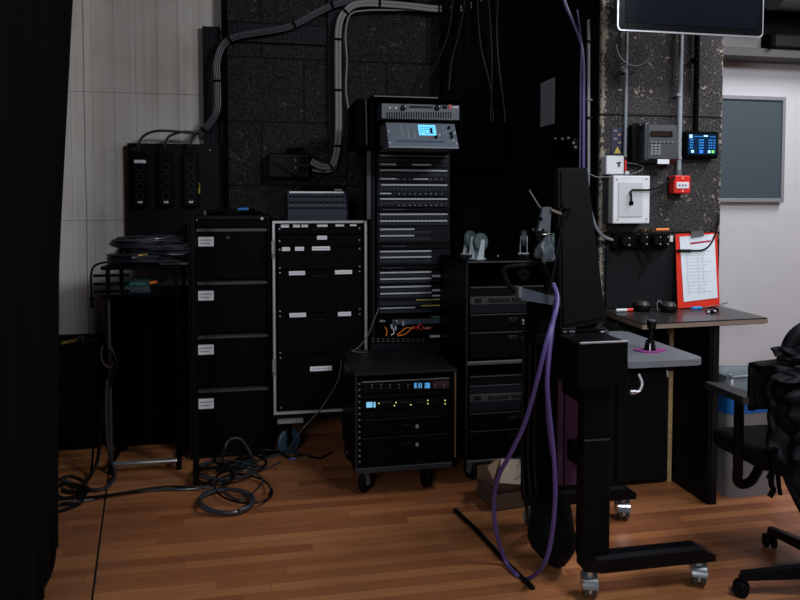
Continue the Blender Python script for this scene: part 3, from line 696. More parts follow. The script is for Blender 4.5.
# upper housing
UY = 3.72
a = at(374, 99, UY); b = at(461, 150, UY)
HZ0, HZ1 = at(410, 151, RY).z+.004, at(410, 98.5, UY).z
m = MB().box(a.x-.012, a.x, UY+.02, RY+.3, HZ0, HZ1).box(b.x, b.x+.012, UY+.02, RY+.3, HZ0, HZ1).box(a.x, b.x, RY+.28, RY+.3, HZ0, HZ1).box(a.x-.014, b.x+.014, UY, RY+.3, HZ1, HZ1+.014, .003).box(a.x, b.x, UY+.10, RY+.3, HZ0-.004, HZ0+.008)
m.build('upper_housing', blk_m, t)
MB().box(a.x-.0, at(438, 0, UY).x, UY-.003, UY+.02, HZ1+.005, HZ1+.010).build('lid_edge', mat('lid_edge_grey', (.05, .055, .06), .5), t)
MB().tube([(a.x-.03, UY+.06, HZ0+.01), (a.x-.035, UY+.06, HZ1)], .008, 6, 0).build('side_handle', dgry, t)
MB().box(a.x-.085, a.x-.03, UY+.08, RY+.2, HZ0+.0, HZ1+.004, .004).build('side_panel', blk_m, t)
m = MB().box(at(366.5, 0, 3.95).x, at(370.5, 0, 3.95).x, 3.95, 3.97, 1.37, HZ1); m.build('corner_post', mat('post_blue_grey', (.018, .022, .03), .5, .1), t)
a = at(381.5, 103, UY); b = at(459.5, 120.5, UY)
d = MB().box(a.x, b.x, UY, UY+.25, b.z, a.z, .003).build('power_amplifier', mat('amp_grey', (.045, .054, .064), .5, .1), t)
mm = MB()
for i in range(27):
    q0 = at(387+i*2.45, 112, UY); q1 = at(387+i*2.45, 118.3, UY); mm.box(q0.x-.0032, q0.x+.0032, UY-.0012, UY, q1.z, q0.z)
mm.build('vent_slots', hole_m, d)
for px in (403.5, 437.5):
    q = at(px, 107.5, UY); MB().cyl((q.x, UY-.022, q.z), (q.x, UY, q.z), .013, .016, 18).build('knob', blk, d, smooth=True)
    MB().box(q.x+.004, q.x+.007, UY-.0235, UY-.0215, q.z-.002, q.z+.008).build('knob_highlight', lab, d)  # small white plate painting the highlight on the black knob
a1 = at(409, 105.5, UY); b1 = at(433, 108.7, UY); MB().box(a1.x, b1.x, UY-.0012, UY, b1.z, a1.z).build('meter_window', panel_b, d)
a1 = at(442, 105.5, UY); b1 = at(447, 109, UY); MB().box(a1.x, b1.x, UY-.0012, UY, b1.z, a1.z).build('meter_window', hole_m, d)
a1 = at(448.3, 104.7, UY); b1 = at(451.7, 109.3, UY); MB().box(a1.x, b1.x, UY-.004, UY, b1.z, a1.z, .001).build('power_switch', mat('dull_red', (.3, .02, .015), .5), d)
a1 = at(452.5, 106.3, UY); b1 = at(458.5, 108, UY); MB().box(a1.x, b1.x, UY-.001, UY, b1.z, a1.z).build('badge', stripw, d)
for px, py in ((390, 107.5), (396, 107.5)):
    q = at(px, py, UY); MB().prism([(q.x-.006, q.z-.005), (q.x+.006, q.z-.005), (q.x, q.z+.006)], 'y', UY-.001, UY).build('marking', lab, d)
# tilted digital mixer
a = at(386, 122.5, UY); b = at(456.5, 147, UY-.09)
z1, z0 = a.z, b.z; x0, x1 = a.x, at(454.5, 122.5, UY).x
pl = [(UY, z1), (UY-.085, z0), (UY-.085, z0-.008), (UY+.2, z0-.008), (UY+.2, z1)]
d = MB().prism(pl, 'x', x0, x1).build('digital_mixer', mat('mixer_face_grey', (.13, .155, .19), .4, .15), t)
e1 = Vector((0, -.085, z0-z1)); ln = e1.length; e1n = e1.normalized(); nrm = Vector((0, e1n.z, -e1n.y)); nrm = nrm if nrm.y < 0 else -nrm
def onface(u, v, h=0):   # u 0..1 left to right, v 0..1 top to bottom
    return Vector((x0+(x1-x0)*u, UY, z1))+e1*v+nrm*h
def facebox(m, u0, u1, v0, v1, h): 
    P = [onface(u0, v0), onface(u1, v0), onface(u1, v1), onface(u0, v1)]; Q = [p_+nrm*h for p_ in P]
    m._add(P+Q, [(0, 1, 2, 3), (4, 7, 6, 5), (0, 4, 5, 1), (1, 5, 6, 2), (2, 6, 7, 3), (3, 7, 4, 0)]); return m
sc_ = facebox(MB(), .455, .705, .08, .52, .003).build('touch_screen', mat('lit_cyan_screen', (.1, .4, .6), .3, emis=(.16, .62, 1.0), estr=1.0), d)
mm = MB()
for r_ in range(4):
    for c_ in range(7):
        if random.random() < .85: facebox(mm, .475+.031*c_, .475+.031*c_+.02, .17+.085*r_, .17+.085*r_+.045, .0036)
mm.build('screen_tiles', mat('screen_blue', (.02, .12, .3), .3, emis=(.03, .25, .6), estr=.7), sc_)
mm = MB(); facebox(mm, .62, .655, .22, .45, .004); mm.build('screen_graph', hole_m, sc_)
mm = MB()
for c_ in (.2, .29, .38):
    for r_ in range(6): facebox(mm, c_, c_+.022, .12+.1*r_, .12+.1*r_+.04, .003)
for c_ in (.80, .84):
    for r_ in range(5): facebox(mm, c_, c_+.018, .1+.09*r_, .1+.09*r_+.035, .003)
mm.build('channel_buttons', mat('button_pale', (.25, .28, .32), .5), d)
mm = MB()
for i in range(17): facebox(mm, .13+.04*i, .13+.04*i+.022, .76, .83, .003)
mm.build('fader_buttons', mat('blue_button', (.02, .05, .14), .5), d)
for u, v in ((.69, .62), (.90, .2), (.92, .45), (.92, .6)):
    MB().cyl(onface(u, v), onface(u, v, .015), .009, .007, 12).build('knob', blk_g, d, smooth=True)
for u, v in ((.75, .5), (.94, .74), (.02, .4), (.02, .88), (.98, .4), (.98, .88)): MB().cyl(onface(u, v), onface(u, v, .004), .004, n=8).build('screw', lab, d)
mm = MB()
for u in (.57, .62): facebox(mm, u, u+.02, .58, .63, .003)
mm.build('red_buttons', mat('dull_red', (.3, .02, .015), .5), d)
MB().box(.665, 1.06, UY+.05, RY+.02, HZ0-.012, HZ0-.004).build('support_shelf', blk, t)
MB().box(at(424, 0, RY).x, at(430, 0, RY).x, RY-.012, RY-.003, at(410, 151.6, RY).z, at(410, 149.8, RY).z).build('blue_indicator', mat('blue_led', (.02, .03, .2), .4, emis=(.1, .12, .8), estr=.35), t)
MB().tube([at(x, y, 3.88) for x, y in [(379, 308), (374, 320), (368, 335), (358, 348)]]+[tuple(at(352, 351, 3.85)), tuple(at(368, 353, 3.86))], .0035, 6).build('loose_patch_cable', mat('grey_thin_cable', (.06, .06, .065), .5), label='thin grey cable trailing from the patch rack onto the low case', cat='cable')
MB().tube([at(345, 360, 3.9)-Vector((.02,0,0)), at(338, 380, 3.92), at(328, 398, 3.95), at(318, 412, 3.95), at(300, 432, 3.93), fl(285, 455, .01)], .004, 6).build('diagonal_cable', mat('grey_thin_cable', (.06, .06, .065), .5), label='thin cable slanting down across the silver-edged drawer case to the floor', cat='cable')

# ---------------------------------------------------------------- two stacked cases with inverted casters on top
SX0, SX1, SY, SD = 1.012, 1.56, 3.43, .54
def stack_case(z0, z1, label, cat, rows, lower):
    t = thing('stacked_rack_case', label, 'rack case', ((SX0+SX1)/2, SY+SD/2, z0 if not lower else 0), 'black rack cases stacked beside the low case')
    m = MB().box(SX0, SX0+.012, SY, SY+SD, z0, z1, .002).box(SX1-.012, SX1, SY, SY+SD, z0, z1, .002).box(SX0, SX1, SY, SY+SD, z1-.012, z1, .002).box(SX0, SX1, SY, SY+SD, z0, z0+.012, .002).box(SX0, SX1, SY+SD-.01, SY+SD, z0, z1)
    m.build('body', case_m, t)
    edge = mat('grey_edge', (.035, .037, .042), .4, .2)  # edges a lighter grey than the black case body
    MB().box(SX0, SX1, SY-.005, SY+.004, z1-.007, z1, .001).build('top_edge', edge, t)
    MB().box(SX0-.002, SX0+.006, SY-.005, SY+.004, z0, z1, .001).build('side_edge', dgry, t)
    MB().box(SX0, SX1, SY-.005, SY+.004, z0, z0+.010, .001).build('bottom_edge', mat('pale_edge', (.09, .095, .105), .4, .2), t)
    for (kind, y0, y1) in rows:
        zz1, zz0 = at(495, y0, SY).z, at(495, y1, SY).z; xa, xb = SX0+.022, SX1-.022
        if kind == 'drawer':
            d = unit(t, xa, xb, SY+.004, zz0, zz1, drawer_m, 'drawer', .4, .002)
            MB().box(xa, xb, SY+.001, SY+.006, zz1-.005, zz1).build('top_edge', edge, d)
            q = at(523, y0+7.5, SY); MB().cyl((q.x, SY-.004, q.z+.006), (q.x, SY+.004, q.z+.006), .007, n=12).cyl((q.x, SY-.004, q.z-.010), (q.x, SY+.004, q.z-.010), .005, n=12).build('lock', alu, d)
            q = at(513, y0+6, SY); MB().box(q.x-.024, q.x+.024, SY, SY+.005, q.z-.012, q.z+.008, .003).build('latch_recess', hole_m, d)
            MB().box(q.x-.024, q.x+.024, SY-.001, SY+.004, q.z+.009, q.z+.012).build('latch_lip', edge, d)
        elif kind == 'device':
            d = unit(t, xa, xb, SY+.006, zz0, zz1, mat('device_grey', (.020, .020, .023), .45), 'rack_device', .2)
            for u, v in ((.05, .12), (.2, .42), (.45, .65), (.72, .95)):
                m_ = MB().box(xa+(xb-xa)*u, xa+(xb-xa)*v, SY+.001, SY+.007, zz0+(zz1-zz0)*.3, zz0+(zz1-zz0)*.8, .001); m_.build('module_face', dgry if u > .1 else hole_m, d)
                MB().box(xa+(xb-xa)*(u+.02), xa+(xb-xa)*(v-.03), SY-.001, SY+.005, zz0+(zz1-zz0)*.72, zz0+(zz1-zz0)*.8).build('module_handle', edge, d)
        elif kind == 'edge': MB().box(xa, xb, SY+.002, SY+.008, zz0, zz1).build('rack_shelf', edge, t)
        elif kind == 'black': unit(t, xa, xb, SY+.008, zz0, zz1, blk, 'rack_unit', .2)
        else: unit(t, xa, xb, SY+.006, zz0, zz1, panel_b)
    return t
UZ0, UZ1 = at(495, 362.5, SY).z, at(495, 261.2, SY).z
up = stack_case(UZ0, UZ1, 'upper black rack case, upturned caster wheels on its lid', 'rack case',
    [('black', 288, 296), ('edge', 286.6, 287.8), ('device', 296.5, 304.5), ('blank', 305, 313.2), ('drawer', 314, 331), ('drawer', 332, 358)], False)
lo = stack_case(at(495, 460.5, SY).z, UZ0-.002, 'lower black rack case beneath the one with upturned wheels', 'rack case',
    [('black', 377, 384.5), ('edge', 375.6, 376.6), ('edge', 385, 386), ('blank', 386.5, 393.5), ('device', 394, 401.5), ('blank', 402, 411.5), ('drawer', 412.5, 429), ('drawer', 430, 456)], True)
for x, y, r in ((SX0+.06, SY+.06, 2), (SX1-.06, SY+.06, 1), (SX0+.06, SY+.46, .4), (SX1-.06, SY+.46, 2.4)): caster('caster', x, y, .002, at(495, 460.5, SY).z, r, .05, lo, rub, steel, .026)
teal = mat('grey_green_tyre', (.05, .072, .078), .5)
zinc = mat('bright_zinc', (.42, .48, .52), .35, .3)
for px, py, r in ((455.5, 251.5, .75), (477.5, 259.5, .5), (525, 251.5, 1.15), (556, 259, .8)):
    q = fl(px, py, UZ1)
    caster('upturned_caster', min(q.x, SX1-.05), min(max(q.y, SY+.045), SY+SD-.045), UZ1+.140, UZ1, r, .049, up, teal, zinc, .030, up=-1)
MB().cyl(fl(498, 256, UZ1), fl(498, 256, UZ1)+Vector((0, 0, .006)), .005, n=8).build('lid_screw', alu, up)
# carton in front of the stacked cases
q = fl(500, 500)
t = thing('carton', 'small open carton with dark print on the floor beneath the stacked cases', 'box', (1.14, 3.22, 0))
cb_ = mat('cardboard', (.20, .125, .075), .85, 0, .15, 50)
M = Mrot((1.15, 3.20, 0), R(8))
MB().box(-.10, .13, -.08, .12, 0, .006, M=M).box(-.10, -.096, -.08, .12, 0, .09, M=M).box(.126, .13, -.08, .12, 0, .10, M=M).box(-.10, .13, -.08, -.076, 0, .08, M=M).box(-.10, .13, .116, .12, 0, .15, M=M).build('carton_body', mat('brown_card_dark', (.07, .035, .02), .85), t)
fa, fb, fc, fd = at(497, 483, 3.14), at(534, 486, 3.16), at(541, 461, 3.27), at(501, 459, 3.27)
MB().quad(fa, fb, fc, fd, .004).build('flap', mat('pale_card', (.36, .30, .23), .8), t, label='pale upper flap with dark printed mark')
MB().quad(at(487, 467, 3.20), at(493, 480, 3.14), at(500, 458.6, 3.27), at(494, 460, 3.28), .003).build('side_flap', cb_, t)
def onq(u, v): return fd.lerp(fc, u).lerp(fa.lerp(fb, u), v)
nq = (fb-fa).cross(fd-fa).normalized(); nq = nq if nq.y < 0 else -nq
def mk(pts, r): return MB().tube([onq(u, v)+nq*.0055 for u, v in pts], r, 5)
prn = MB(); 
for pts in ([(.42, .25), (.50, .38), (.62, .36), (.68, .22)], [(.42, .5), (.52, .6), (.64, .55), (.70, .42)], [(.45, .85), (.52, .7), (.62, .72), (.70, .86)], [(.44, .12), (.66, .1)]):
    prn.tube([onq(u, v)+nq*.0055 for u, v in pts], .0028, 5)
prn.build('printed_mark', blk_m, t)

# ---------------------------------------------------------------- AV trolley at left with coils of cable
TX0, TX1, TY, TD = -.85, -.45, 3.92, .42
t = thing('equipment_table', 'black two-tier shelf table on a steel leg left of the filing cabinet', 'table', (-.63, 4.1, 0))
m = MB().box(TX0, TX1, TY, TY+TD, 1.105, 1.125, .004); m.build('tabletop', blk, t)
MB().box(TX0, TX1, TY, TY+TD, .955, .973, .004).build('lower_shelf', blk, t)
for z in (1.075, 1.03, .99): MB().tube([(TX0-.04, TY+.02, z), (TX0+.14, TY+.03, z)], .008, 8, 0).build('side_rod', rub, t)
for x, y in ((TX0+.03, TY+.03), (TX0+.03, TY+TD-.03), (TX1-.02, TY+TD-.03), (TX1-.02, TY+.03)):
    MB().cyl((x, y, .955), (x, y, 1.12), .012, n=10).build('shelf_post', blk, t)
    MB().cyl((x, y, .05), (x, y, .955), .011, n=12).build('leg', mat('worn_steel', (.11, .10, .095), .35, .8) if x < -.7 and y < 4 else blk_m, t, smooth=True)
q0, q1 = at(112, 470, TY+.03), at(168, 461, TY+.03)
MB().cyl((TX0+.03, TY+.03, .05), (TX1-.02, TY+.03, .05), .014, n=12).build('foot_bar', mat('bare_steel', (.45, .45, .46), .3, .8), t, smooth=True)
for x in (TX0+.03, TX1-.02): MB().cyl((x, TY+.03, .05), (x, TY+TD-.03, .05), .012, n=12).build('foot_rail', blk, t)
for x, y in ((TX0+.03, TY+.03), (TX0+.03, TY+TD-.03), (TX1-.02, TY+TD-.03), (TX1-.02, TY+.03)): MB().cyl((x, y, 0), (x, y, .06), .016, n=10).build('rubber_foot', rub, t)
t = thing('storage_case', 'big black case in the shadow beneath the two-tier table', 'case', (-.62, 4.6, 0))
MB().box(-.93, -.44, 4.38, 4.80, .0, .90, .008).build('case_body', blk_m, t)
MB().box(-.72, -.58, 4.37, 4.385, .5, .53, .005).build('handle', blk_m, t)
# coils
def coil(cx, cy, z, rx, ry, n, r, rz, label, mm_=cabl, jit=.02, group=None, grow=.0):
    pts = []
    for i in range(n*10):
        a_ = 2*math.pi*i/10; k = i/10
        jj = 1+jit*3*math.sin(k*2.3)+random.uniform(-jit, jit)
        x = rx*jj*math.cos(a_); y = ry*jj*math.sin(a_)
        pts.append(Vector((cx+x*math.cos(rz)-y*math.sin(rz), cy+x*math.sin(rz)+y*math.cos(rz), z+r+abs(random.gauss(0, 1))*jit*.15+grow*k/n)))
    o = MB().tube(pts, r, 6, 4).build('cable_coil', mm_, smooth=True, label=label, cat='coiled cable', group=group)
    return o
shc = mat('shiny_black_cable', (.021, .025, .033), .32)
coil(-.655, 4.10, 1.125, .17, .12, 13, .0062, .1, 'bottom coil of black cable on the two-tier table', shc, .05, grow=.045)
coil(-.60, 4.12, 1.168, .175, .12, 13, .0062, -.1, 'middle coil of black cable on the two-tier table', shc, .06, grow=.045)
coil(-.64, 4.10, 1.21, .165, .12, 11, .0062, .2, 'topmost coil of black cable on the two-tier table', shc, .06, grow=.045)
for px, py, c_ in ((134, 258, gry), (140.5, 255.5, brass)):
    q = at(px, py, 3.95); 
    MB().cyl((q.x-.012, 3.95, q.z), (q.x+.008, 3.955, q.z+.002), .008, n=10).cyl((q.x+.008, 3.955, q.z+.002), (q.x+.03, 3.97, q.z+.004), .006, n=8).build('cable_plug', c_,
        label={id(gry): 'grey plug poking out of the cable coils on the table', id(brass): 'brassy plug poking out of the cable coils on the table'}[id(c_)], cat='plug')
MB().box(at(155, 0, 3.93).x, at(184, 0, 3.93).x, 3.925, 3.99, 1.126, 1.140, .004).tube([(-.53, 3.93, 1.14), (-.48, 3.925, 1.146), (-.44, 3.93, 1.139)], .004, 6).build('foil_bag', mat('dark_foil', (.035, .037, .042), .25, 0, .5, 60, .6, 60), label='crumpled dark foil strip at the front of the cable table', cat='bag')
a = at(123, 280, 3.95); b = at(150, 291, 3.95)
t = thing('stage_box', 'small dark teal box with sockets on the lower tier of the table', 'box', ((a.x+b.x)/2, 3.98, .973))
MB().box(a.x, b.x, 3.95, 4.03, .973, a.z, .004).build('housing', mat('dark_teal', (.012, .03, .032), .4), t)
MB().box(a.x+.02, b.x-.02, 3.946, 3.951, a.z-.03, a.z-.014).build('teal_label', mat('teal', (.02, .11, .11), .5), t)
m = MB()
for k in range(5): m.ring((a.x+.02+k*(b.x-a.x-.04)/4, 3.951, .998), (0, -1, 0), .007, .011, .006, 12)
m.build('sockets', gry, t)
MB().tube([at(150, 283, 3.96), at(153, 282.5, 3.96), at(157, 282, 3.96)], .009, 8, 0).build('orange_plug', org, label='orange plug beside the teal box on the table', cat='plug')
MB().tube([at(x, y, 3.97) for x, y in [(157, 282), (163, 281), (168, 277)]], .004, 6).build('plug_cable', cabl, label='thin cable leaving the orange plug on the table', cat='cable')
# cables hanging down from the left table
def cab(pts, r, label, name='cable', m=cabl, n=8, cat='cable', group=None):
    return MB().tube(pts, r, n).build(name, m, smooth=True, label=label, cat=cat, group=group)
t = thing('hanging_lead', 'black lead with plug hanging off the left end of the two-tier table', 'cable', tuple(at(92, 308, 3.95)))
MB().tube([at(x, y, 3.96) for x, y in [(108, 262), (98, 264), (92, 270), (91, 285), (92, 298)]], .006, 8).build('lead', cabl, t, smooth=True)
MB().cyl(at(92, 297, 3.96), at(92.5, 308, 3.96), .013, .010, 10).build('plug', rub, t)
cab([at(x, y, 3.90) for x, y in [(107, 300), (105, 315), (107, 345), (113, 352), (116, 365), (110, 385), (104, 400), (100, 440), (96, 465)]]+[tuple(fl(84, 485, .012)), tuple(fl(75, 492, .012)), tuple(fl(62, 490, .012))], .009, 'thick black cable winding down the steel leg to the floor')
cab([at(x, y, 3.91) for x, y in [(103, 345), (101, 355), (104, 364), (111, 367), (115, 355), (108, 343)]], .004, 'thin brownish loop of wire hung on the steel table leg', m=mat('brown_wire', (.05, .035, .028), .5))
cab([at(x, y, 3.895) for x, y in [(107, 380), (106, 410), (108, 445)]]+[tuple(fl(114, 470, .02)), tuple(fl(114, 478, .02)), tuple(fl(108, 486, .014)), tuple(fl(95, 490, .014)), tuple(fl(78, 486, .014)), tuple(fl(63, 480, .014))], .010, 'shiny black cable bending sharply on the floor below the steel leg', m=shc)
cab([at(x, y, 3.92) for x, y in [(93.5, 360), (93.5, 400), (93, 450)]]+[tuple(fl(90, 475, .012)), tuple(fl(80, 492, .012)), tuple(fl(82, 502, .012)), tuple(fl(70, 508, .012)), tuple(fl(56, 512, .012))], .006, 'thin upright black cable left of the steel leg')

# ---------------------------------------------------------------- speaker cabinet by concrete wall
t = thing('floor_loudspeaker', 'big black loudspeaker on the floor behind the curtain edge', 'loudspeaker', (-1.12, 4.6, 0))
MB().box(-1.42, -.97, 4.35, 4.80, .02, .62, .012).build('cabinet', blk_m, t)
MB().box(-1.40, -.99, 4.338, 4.352, .05, .60, .004).build('grille', rub, t)
for x in (-1.38, -1.01):
    for y in (4.4, 4.75): MB().cyl((x, y, 0), (x, y, .02), .018, n=10).build('rubber_foot', rub, t)
q = Vector((-1.13, 4.46, .62))
t = thing('cutter', 'small tool with yellow and blue handles on the loudspeaker', 'tool', tuple(q))
MB().tube([(q.x-.05, 4.42, .632), (q.x+.02, 4.48, .638)], .010, 8, 0).build('yellow_handle', mat('ochre', (.45, .26, .03), .5), t)
MB().tube([(q.x+.02, 4.48, .638), (q.x+.04, 4.50, .65), (q.x+.06, 4.47, .634)], .011, 8).build('blue_handle', mat('steel_blue', (.06, .12, .18), .5), t)
MB().box(-1.06, -.98, 4.40, 4.6, .621, .637, .004).build('flat_black_box', rub, label='flat black case lying on the loudspeaker top', cat='case')

# ---------------------------------------------------------------- floor cable heap
def fc(pts, r, label, m=cabl, z0=None, group=None):
    z = r+.001
    P = []
    for i, p in enumerate(pts):
        h = z if len(p) == 2 else z+p[2]
        P.append(fl(p[0], p[1], h))
    return MB().tube(P, r, 8, 5).build('floor_cable', m, smooth=True, label=label, cat='cable', group=group)
fc([(56, 506), (80, 502), (110, 495), (150, 490), (190, 489), (215, 485), (232, 475), (248, 465), (272, 456), (300, 452)], .0075, 'long black cable running along the floor in front of the filing cabinet', shc)
fc([(56, 500, .012), (100, 496, .016), (140, 490, .016), (165, 486.5, .016), (190, 486.5, .016), (212, 480, .02), (235, 460, .03), (260, 450, .03), (285, 452, .02)], .006, 'thinner black cable crossing behind the long floor cable')
ov = lambda cx, cy, rx, ry, ph=0, tilt=0, n=12, h=.0: [(cx+rx*math.cos(2*math.pi*k/n+ph)+tilt*math.sin(2*math.pi*k/n+ph), cy+ry*math.sin(2*math.pi*k/n+ph), h) for k in range(n)]
def loop(cx, cy, rx, ry, r, label, m=cabl, turns=1, h=0, tilt=0):
    P = []
    for k in range(int(12*turns)+1):
        a_ = 2*math.pi*k/12; g = 1+.05*math.sin(k*.9)
        P.append((cx+rx*g*math.cos(a_)+tilt*math.sin(a_), cy+ry*g*math.sin(a_), h+.012*(k//12)+(.01 if k % 5 == 2 else 0)))
    return fc(P, r, label, m)
loop(226, 501, 27, 11.5, .010, 'large thick cable loop nearest the front of the floor heap', shc, 2.2)
loop(243, 489, 29, 14, .005, 'wide thin cable loop right of the thick loop', cabl, 1.1, .018, 4)
loop(225, 470, 30, 9, .007, 'cable loop in the middle of the floor heap below the filing cabinet', shc, 2.3, .012)
loop(240, 461, 26, 8, .005, 'thin cable loop at the back of the floor heap', cabl, 2, .03, 6)
loop(214, 476, 20, 8, .007, 'small cable loop against the filing cabinet base', cabl, 2.2, .04)
cab([fl(222, 462, .02), at(224, 450, 3.60), at(230, 439.5, 3.60), at(240, 439, 3.62), at(247, 447, 3.64), at(252, 456, 3.66), fl(262, 470, .01), fl(280, 462, .01)], .006, 'stiff cable arching up out of the floor heap', m=shc)
fc([(262, 456, .02), (276, 452, .01), (290, 458), (300, 455), (320, 458), (332, 452)], .006, 'cable trailing right from the floor heap towards the drawer case')
fc([(232, 475, .05), (246, 470, .05), (262, 478, .03), (258, 488), (240, 500), (222, 486), (246, 462, .03)], .005, 'wavy thin cable across the top of the floor heap', shc)
t = thing('floor_power_strip', 'black power strip buried in the cable heap by the filing cabinet', 'power strip', tuple(fl(238, 466)))
q = fl(236, 468); M = Mrot((q.x, q.y, 0), .55)
MB().box(-.11, .11, -.026, .026, 0.0, .035, .006, M=M).build('housing', dgry, t)
for k in range(4): MB().ring(M @ Vector((-.08+.052*k, 0, .036)), (0, 0, 1), .013, .018, .006, 14).build('socket', blk, t)
for k, (px, py) in enumerate(((293, 461), (306, 458))):
    q = fl(px, py); MB().cyl(q+Vector((-.02, 0, .010)), q+Vector((.02, .01, .012)), .009, .007, 10).build('audio_plug', (mat('violet_plug', (.10, .09, .22), .4), chrome)[k], smooth=True,
        label=('violet plug on the floor before the drawer case', 'shiny plug on the floor just right of the violet one')[k], cat='plug')
for k, pts in enumerate(([(58, 480), (70, 476), (84, 482), (82, 492), (66, 498), (56, 494)], [(56, 486, .01), (72, 484, .02), (88, 488, .02), (80, 500, .01), (60, 504, .01)], [(57, 512), (72, 506), (84, 498), (76, 486, .02), (60, 484, .01)])):
    fc(pts, .0065, ('outermost cable curl beside the curtain at left', 'middle cable curl beside the curtain at left', 'lowest cable curl beside the curtain at left')[k])
fc([(54, 535), (54, 552), (51, 570), (44, 585), (34, 597), (20, 606)], .009, 'thick black cable emerging under the curtain hem at bottom left')

# ---------------------------------------------------------------- column fittings
WYc = 3.4
t = thing('television', 'large black flat television with a silver rim hanging at the top', 'television', (1.91, 2.93, 2.22))
tx0, tx1, tz0, tz1 = 1.545, 2.278, 2.224, 2.62
def rrect(x0, x1, z0, z1, r, n=5):
    out = []
    for cx, cz, s_ in ((x1-r, z0+r, -90), (x1-r, z1-r, 0), (x0+r, z1-r, 90), (x0+r, z0+r, 180)):
        for k in range(n+1):
            a_ = R(s_+90*k/n); out.append((cx+r*math.cos(a_), cz+r*math.sin(a_)))
    return out
MB().prism(rrect(tx0, tx1, tz0, tz1, .022), 'y', 2.9, 2.912).build('rim', mat('brushed_silver', (.50, .52, .56), .3, .6), t)
MB().prism(rrect(tx0+.008, tx1-.008, tz0+.008, tz1-.008, .016), 'y', 2.895, 2.905).build('bezel', blk_g, t)
MB().box(tx0+.035, tx1-.035, 2.893, 2.896, tz0+.035, tz1-.03).build('screen', mat('screen_glass', (.004, .0055, .009), .12), t)
MB().box(tx0+.03, tx1-.03, 2.912, 2.96, tz0+.03, tz1-.05, .01).build('rear_shell', blk_m, t)
MB().box(1.85, 1.97, 2.96, 3.4, 2.48, 2.54, .004).box(1.80, 2.02, 3.385, 3.4, 2.45, 2.6).build('wall_bracket', blk_m, t)

def conduit(px, y0, y1, r, Y, label, m=gry, clips=()):
    t = thing('conduit', label, 'conduit', tuple(at(px, y1, Y)))
    a = at(px, y1, Y); b = at(px, y0, Y)
    MB().cyl((a.x, Y, a.z), (a.x, Y, b.z), r, n=14).build('pipe', m, t, smooth=True)
    for c in clips:
        q = at(px, c, Y); MB().cyl((q.x, Y, q.z-.008), (q.x, Y, q.z+.008), r+.004, n=14).box(q.x-.014, q.x+.014, Y, WYc, q.z-.006, q.z+.006).build('clip', m, t)
pgry = mat('pale_grey_pipe', (.17, .19, .21), .45)
conduit(625, -60, 157, .0085, 3.375, 'thin grey conduit left of the telephone', pgry, (71,))
conduit(678.6, -60, 176, .0125, 3.37, 'thick pale grey conduit down to the red call point', mat('paler_grey_pipe', (.22, .25, .275), .4), (95, 158))
conduit(695.5, -60, 132, .014, 3.375, 'black square conduit down to the glowing touch panel', blk_m, (60,))
cab([at(x, y, 3.36) for x, y in [(616, 45), (620, 57), (630, 65), (641, 65), (648, 58), (650, 45)]], .003, 'thin wire loop hanging on the column beneath the television', m=gry)
cab([at(x, y, 3.375) for x, y in [(612, 30), (617, 60), (624, 75), (634, 72)]], .003, 'dark wire hanging under the left corner of the television')
# telephone
a = at(634, 122, 3.32); b = at(676.5, 163, 3.32)
x0, x1, z0, z1 = a.x, b.x, b.z, a.z
t = thing('desk_telephone', 'dark grey corded telephone with small display fixed to the column', 'telephone', ((x0+x1)/2, WYc, z0))
pm = mat('phone_grey', (.015, .019, .023), .45)
MB().prism([(3.335, z0), (3.30, z0+.02), (3.325, z1-.01), (3.36, z1), (3.399, z1), (3.399, z0)], 'x', x0+.035, x1).build('body', pm, t)
MB().prism([(3.34, z0), (3.385, z0), (3.385, z1-.01), (3.345, z1-.01)], 'x', x0+.004, x0+.035).build('handset_cradle', blk, t)
m = MB().box(x0+.035, x0+.062, 3.275, 3.31, z0+.005, z1-.004, .010, seg=3); m.build('handset', mat('phone_light', (.024, .03, .036), .4), t)
MB().box(x0+.038, x0+.062, 3.30, 3.33, z0+.012, z0+.045, .006).box(x0+.038, x0+.062, 3.30, 3.34, z1-.05, z1-.012, .006).build('handset_rest', blk, t)
def pbox(px0, py0, px1, py1, Y, dy, name, m, par, bev=.0):
    a = at(px0, py0, Y); b = at(px1, py1, Y); return MB().box(a.x, b.x, Y-dy, Y, b.z, a.z, bev).build(name, m, par)
dsp = pbox(651, 131, 672, 136.8, 3.318, .006, 'display', mat('lcd_brown', (.018, .009, .007), .3), t)
MB().box(at(652.5,0,3.318).x, at(670.5,0,3.318).x, 3.310, 3.313, at(650,135.8,3.318).z, at(650,132.2,3.318).z).build('lcd', mat('lcd_dark', (.02, .012, .009), .25), dsp)
m = MB()
for r_ in range(4):
    for c_ in range(3):
        q = at(651.5+3.6*c_, 145.5+2.7*r_, 3.31); m.box(q.x-.008, q.x+.008, 3.303, 3.318, q.z-.005, q.z+.005, .001)
for c_ in range(6): q = at(651.5+4.1*c_, 142.2, 3.31); m.box(q.x-.007, q.x+.007, 3.306, 3.322, q.z-.0025, q.z+.0025)
m.build('keys', mat('phone_keys', (.17, .19, .21), .5), t)
pbox(657.5, 159.2, 669, 164, 3.296, .002, 'name_card', lab, t)
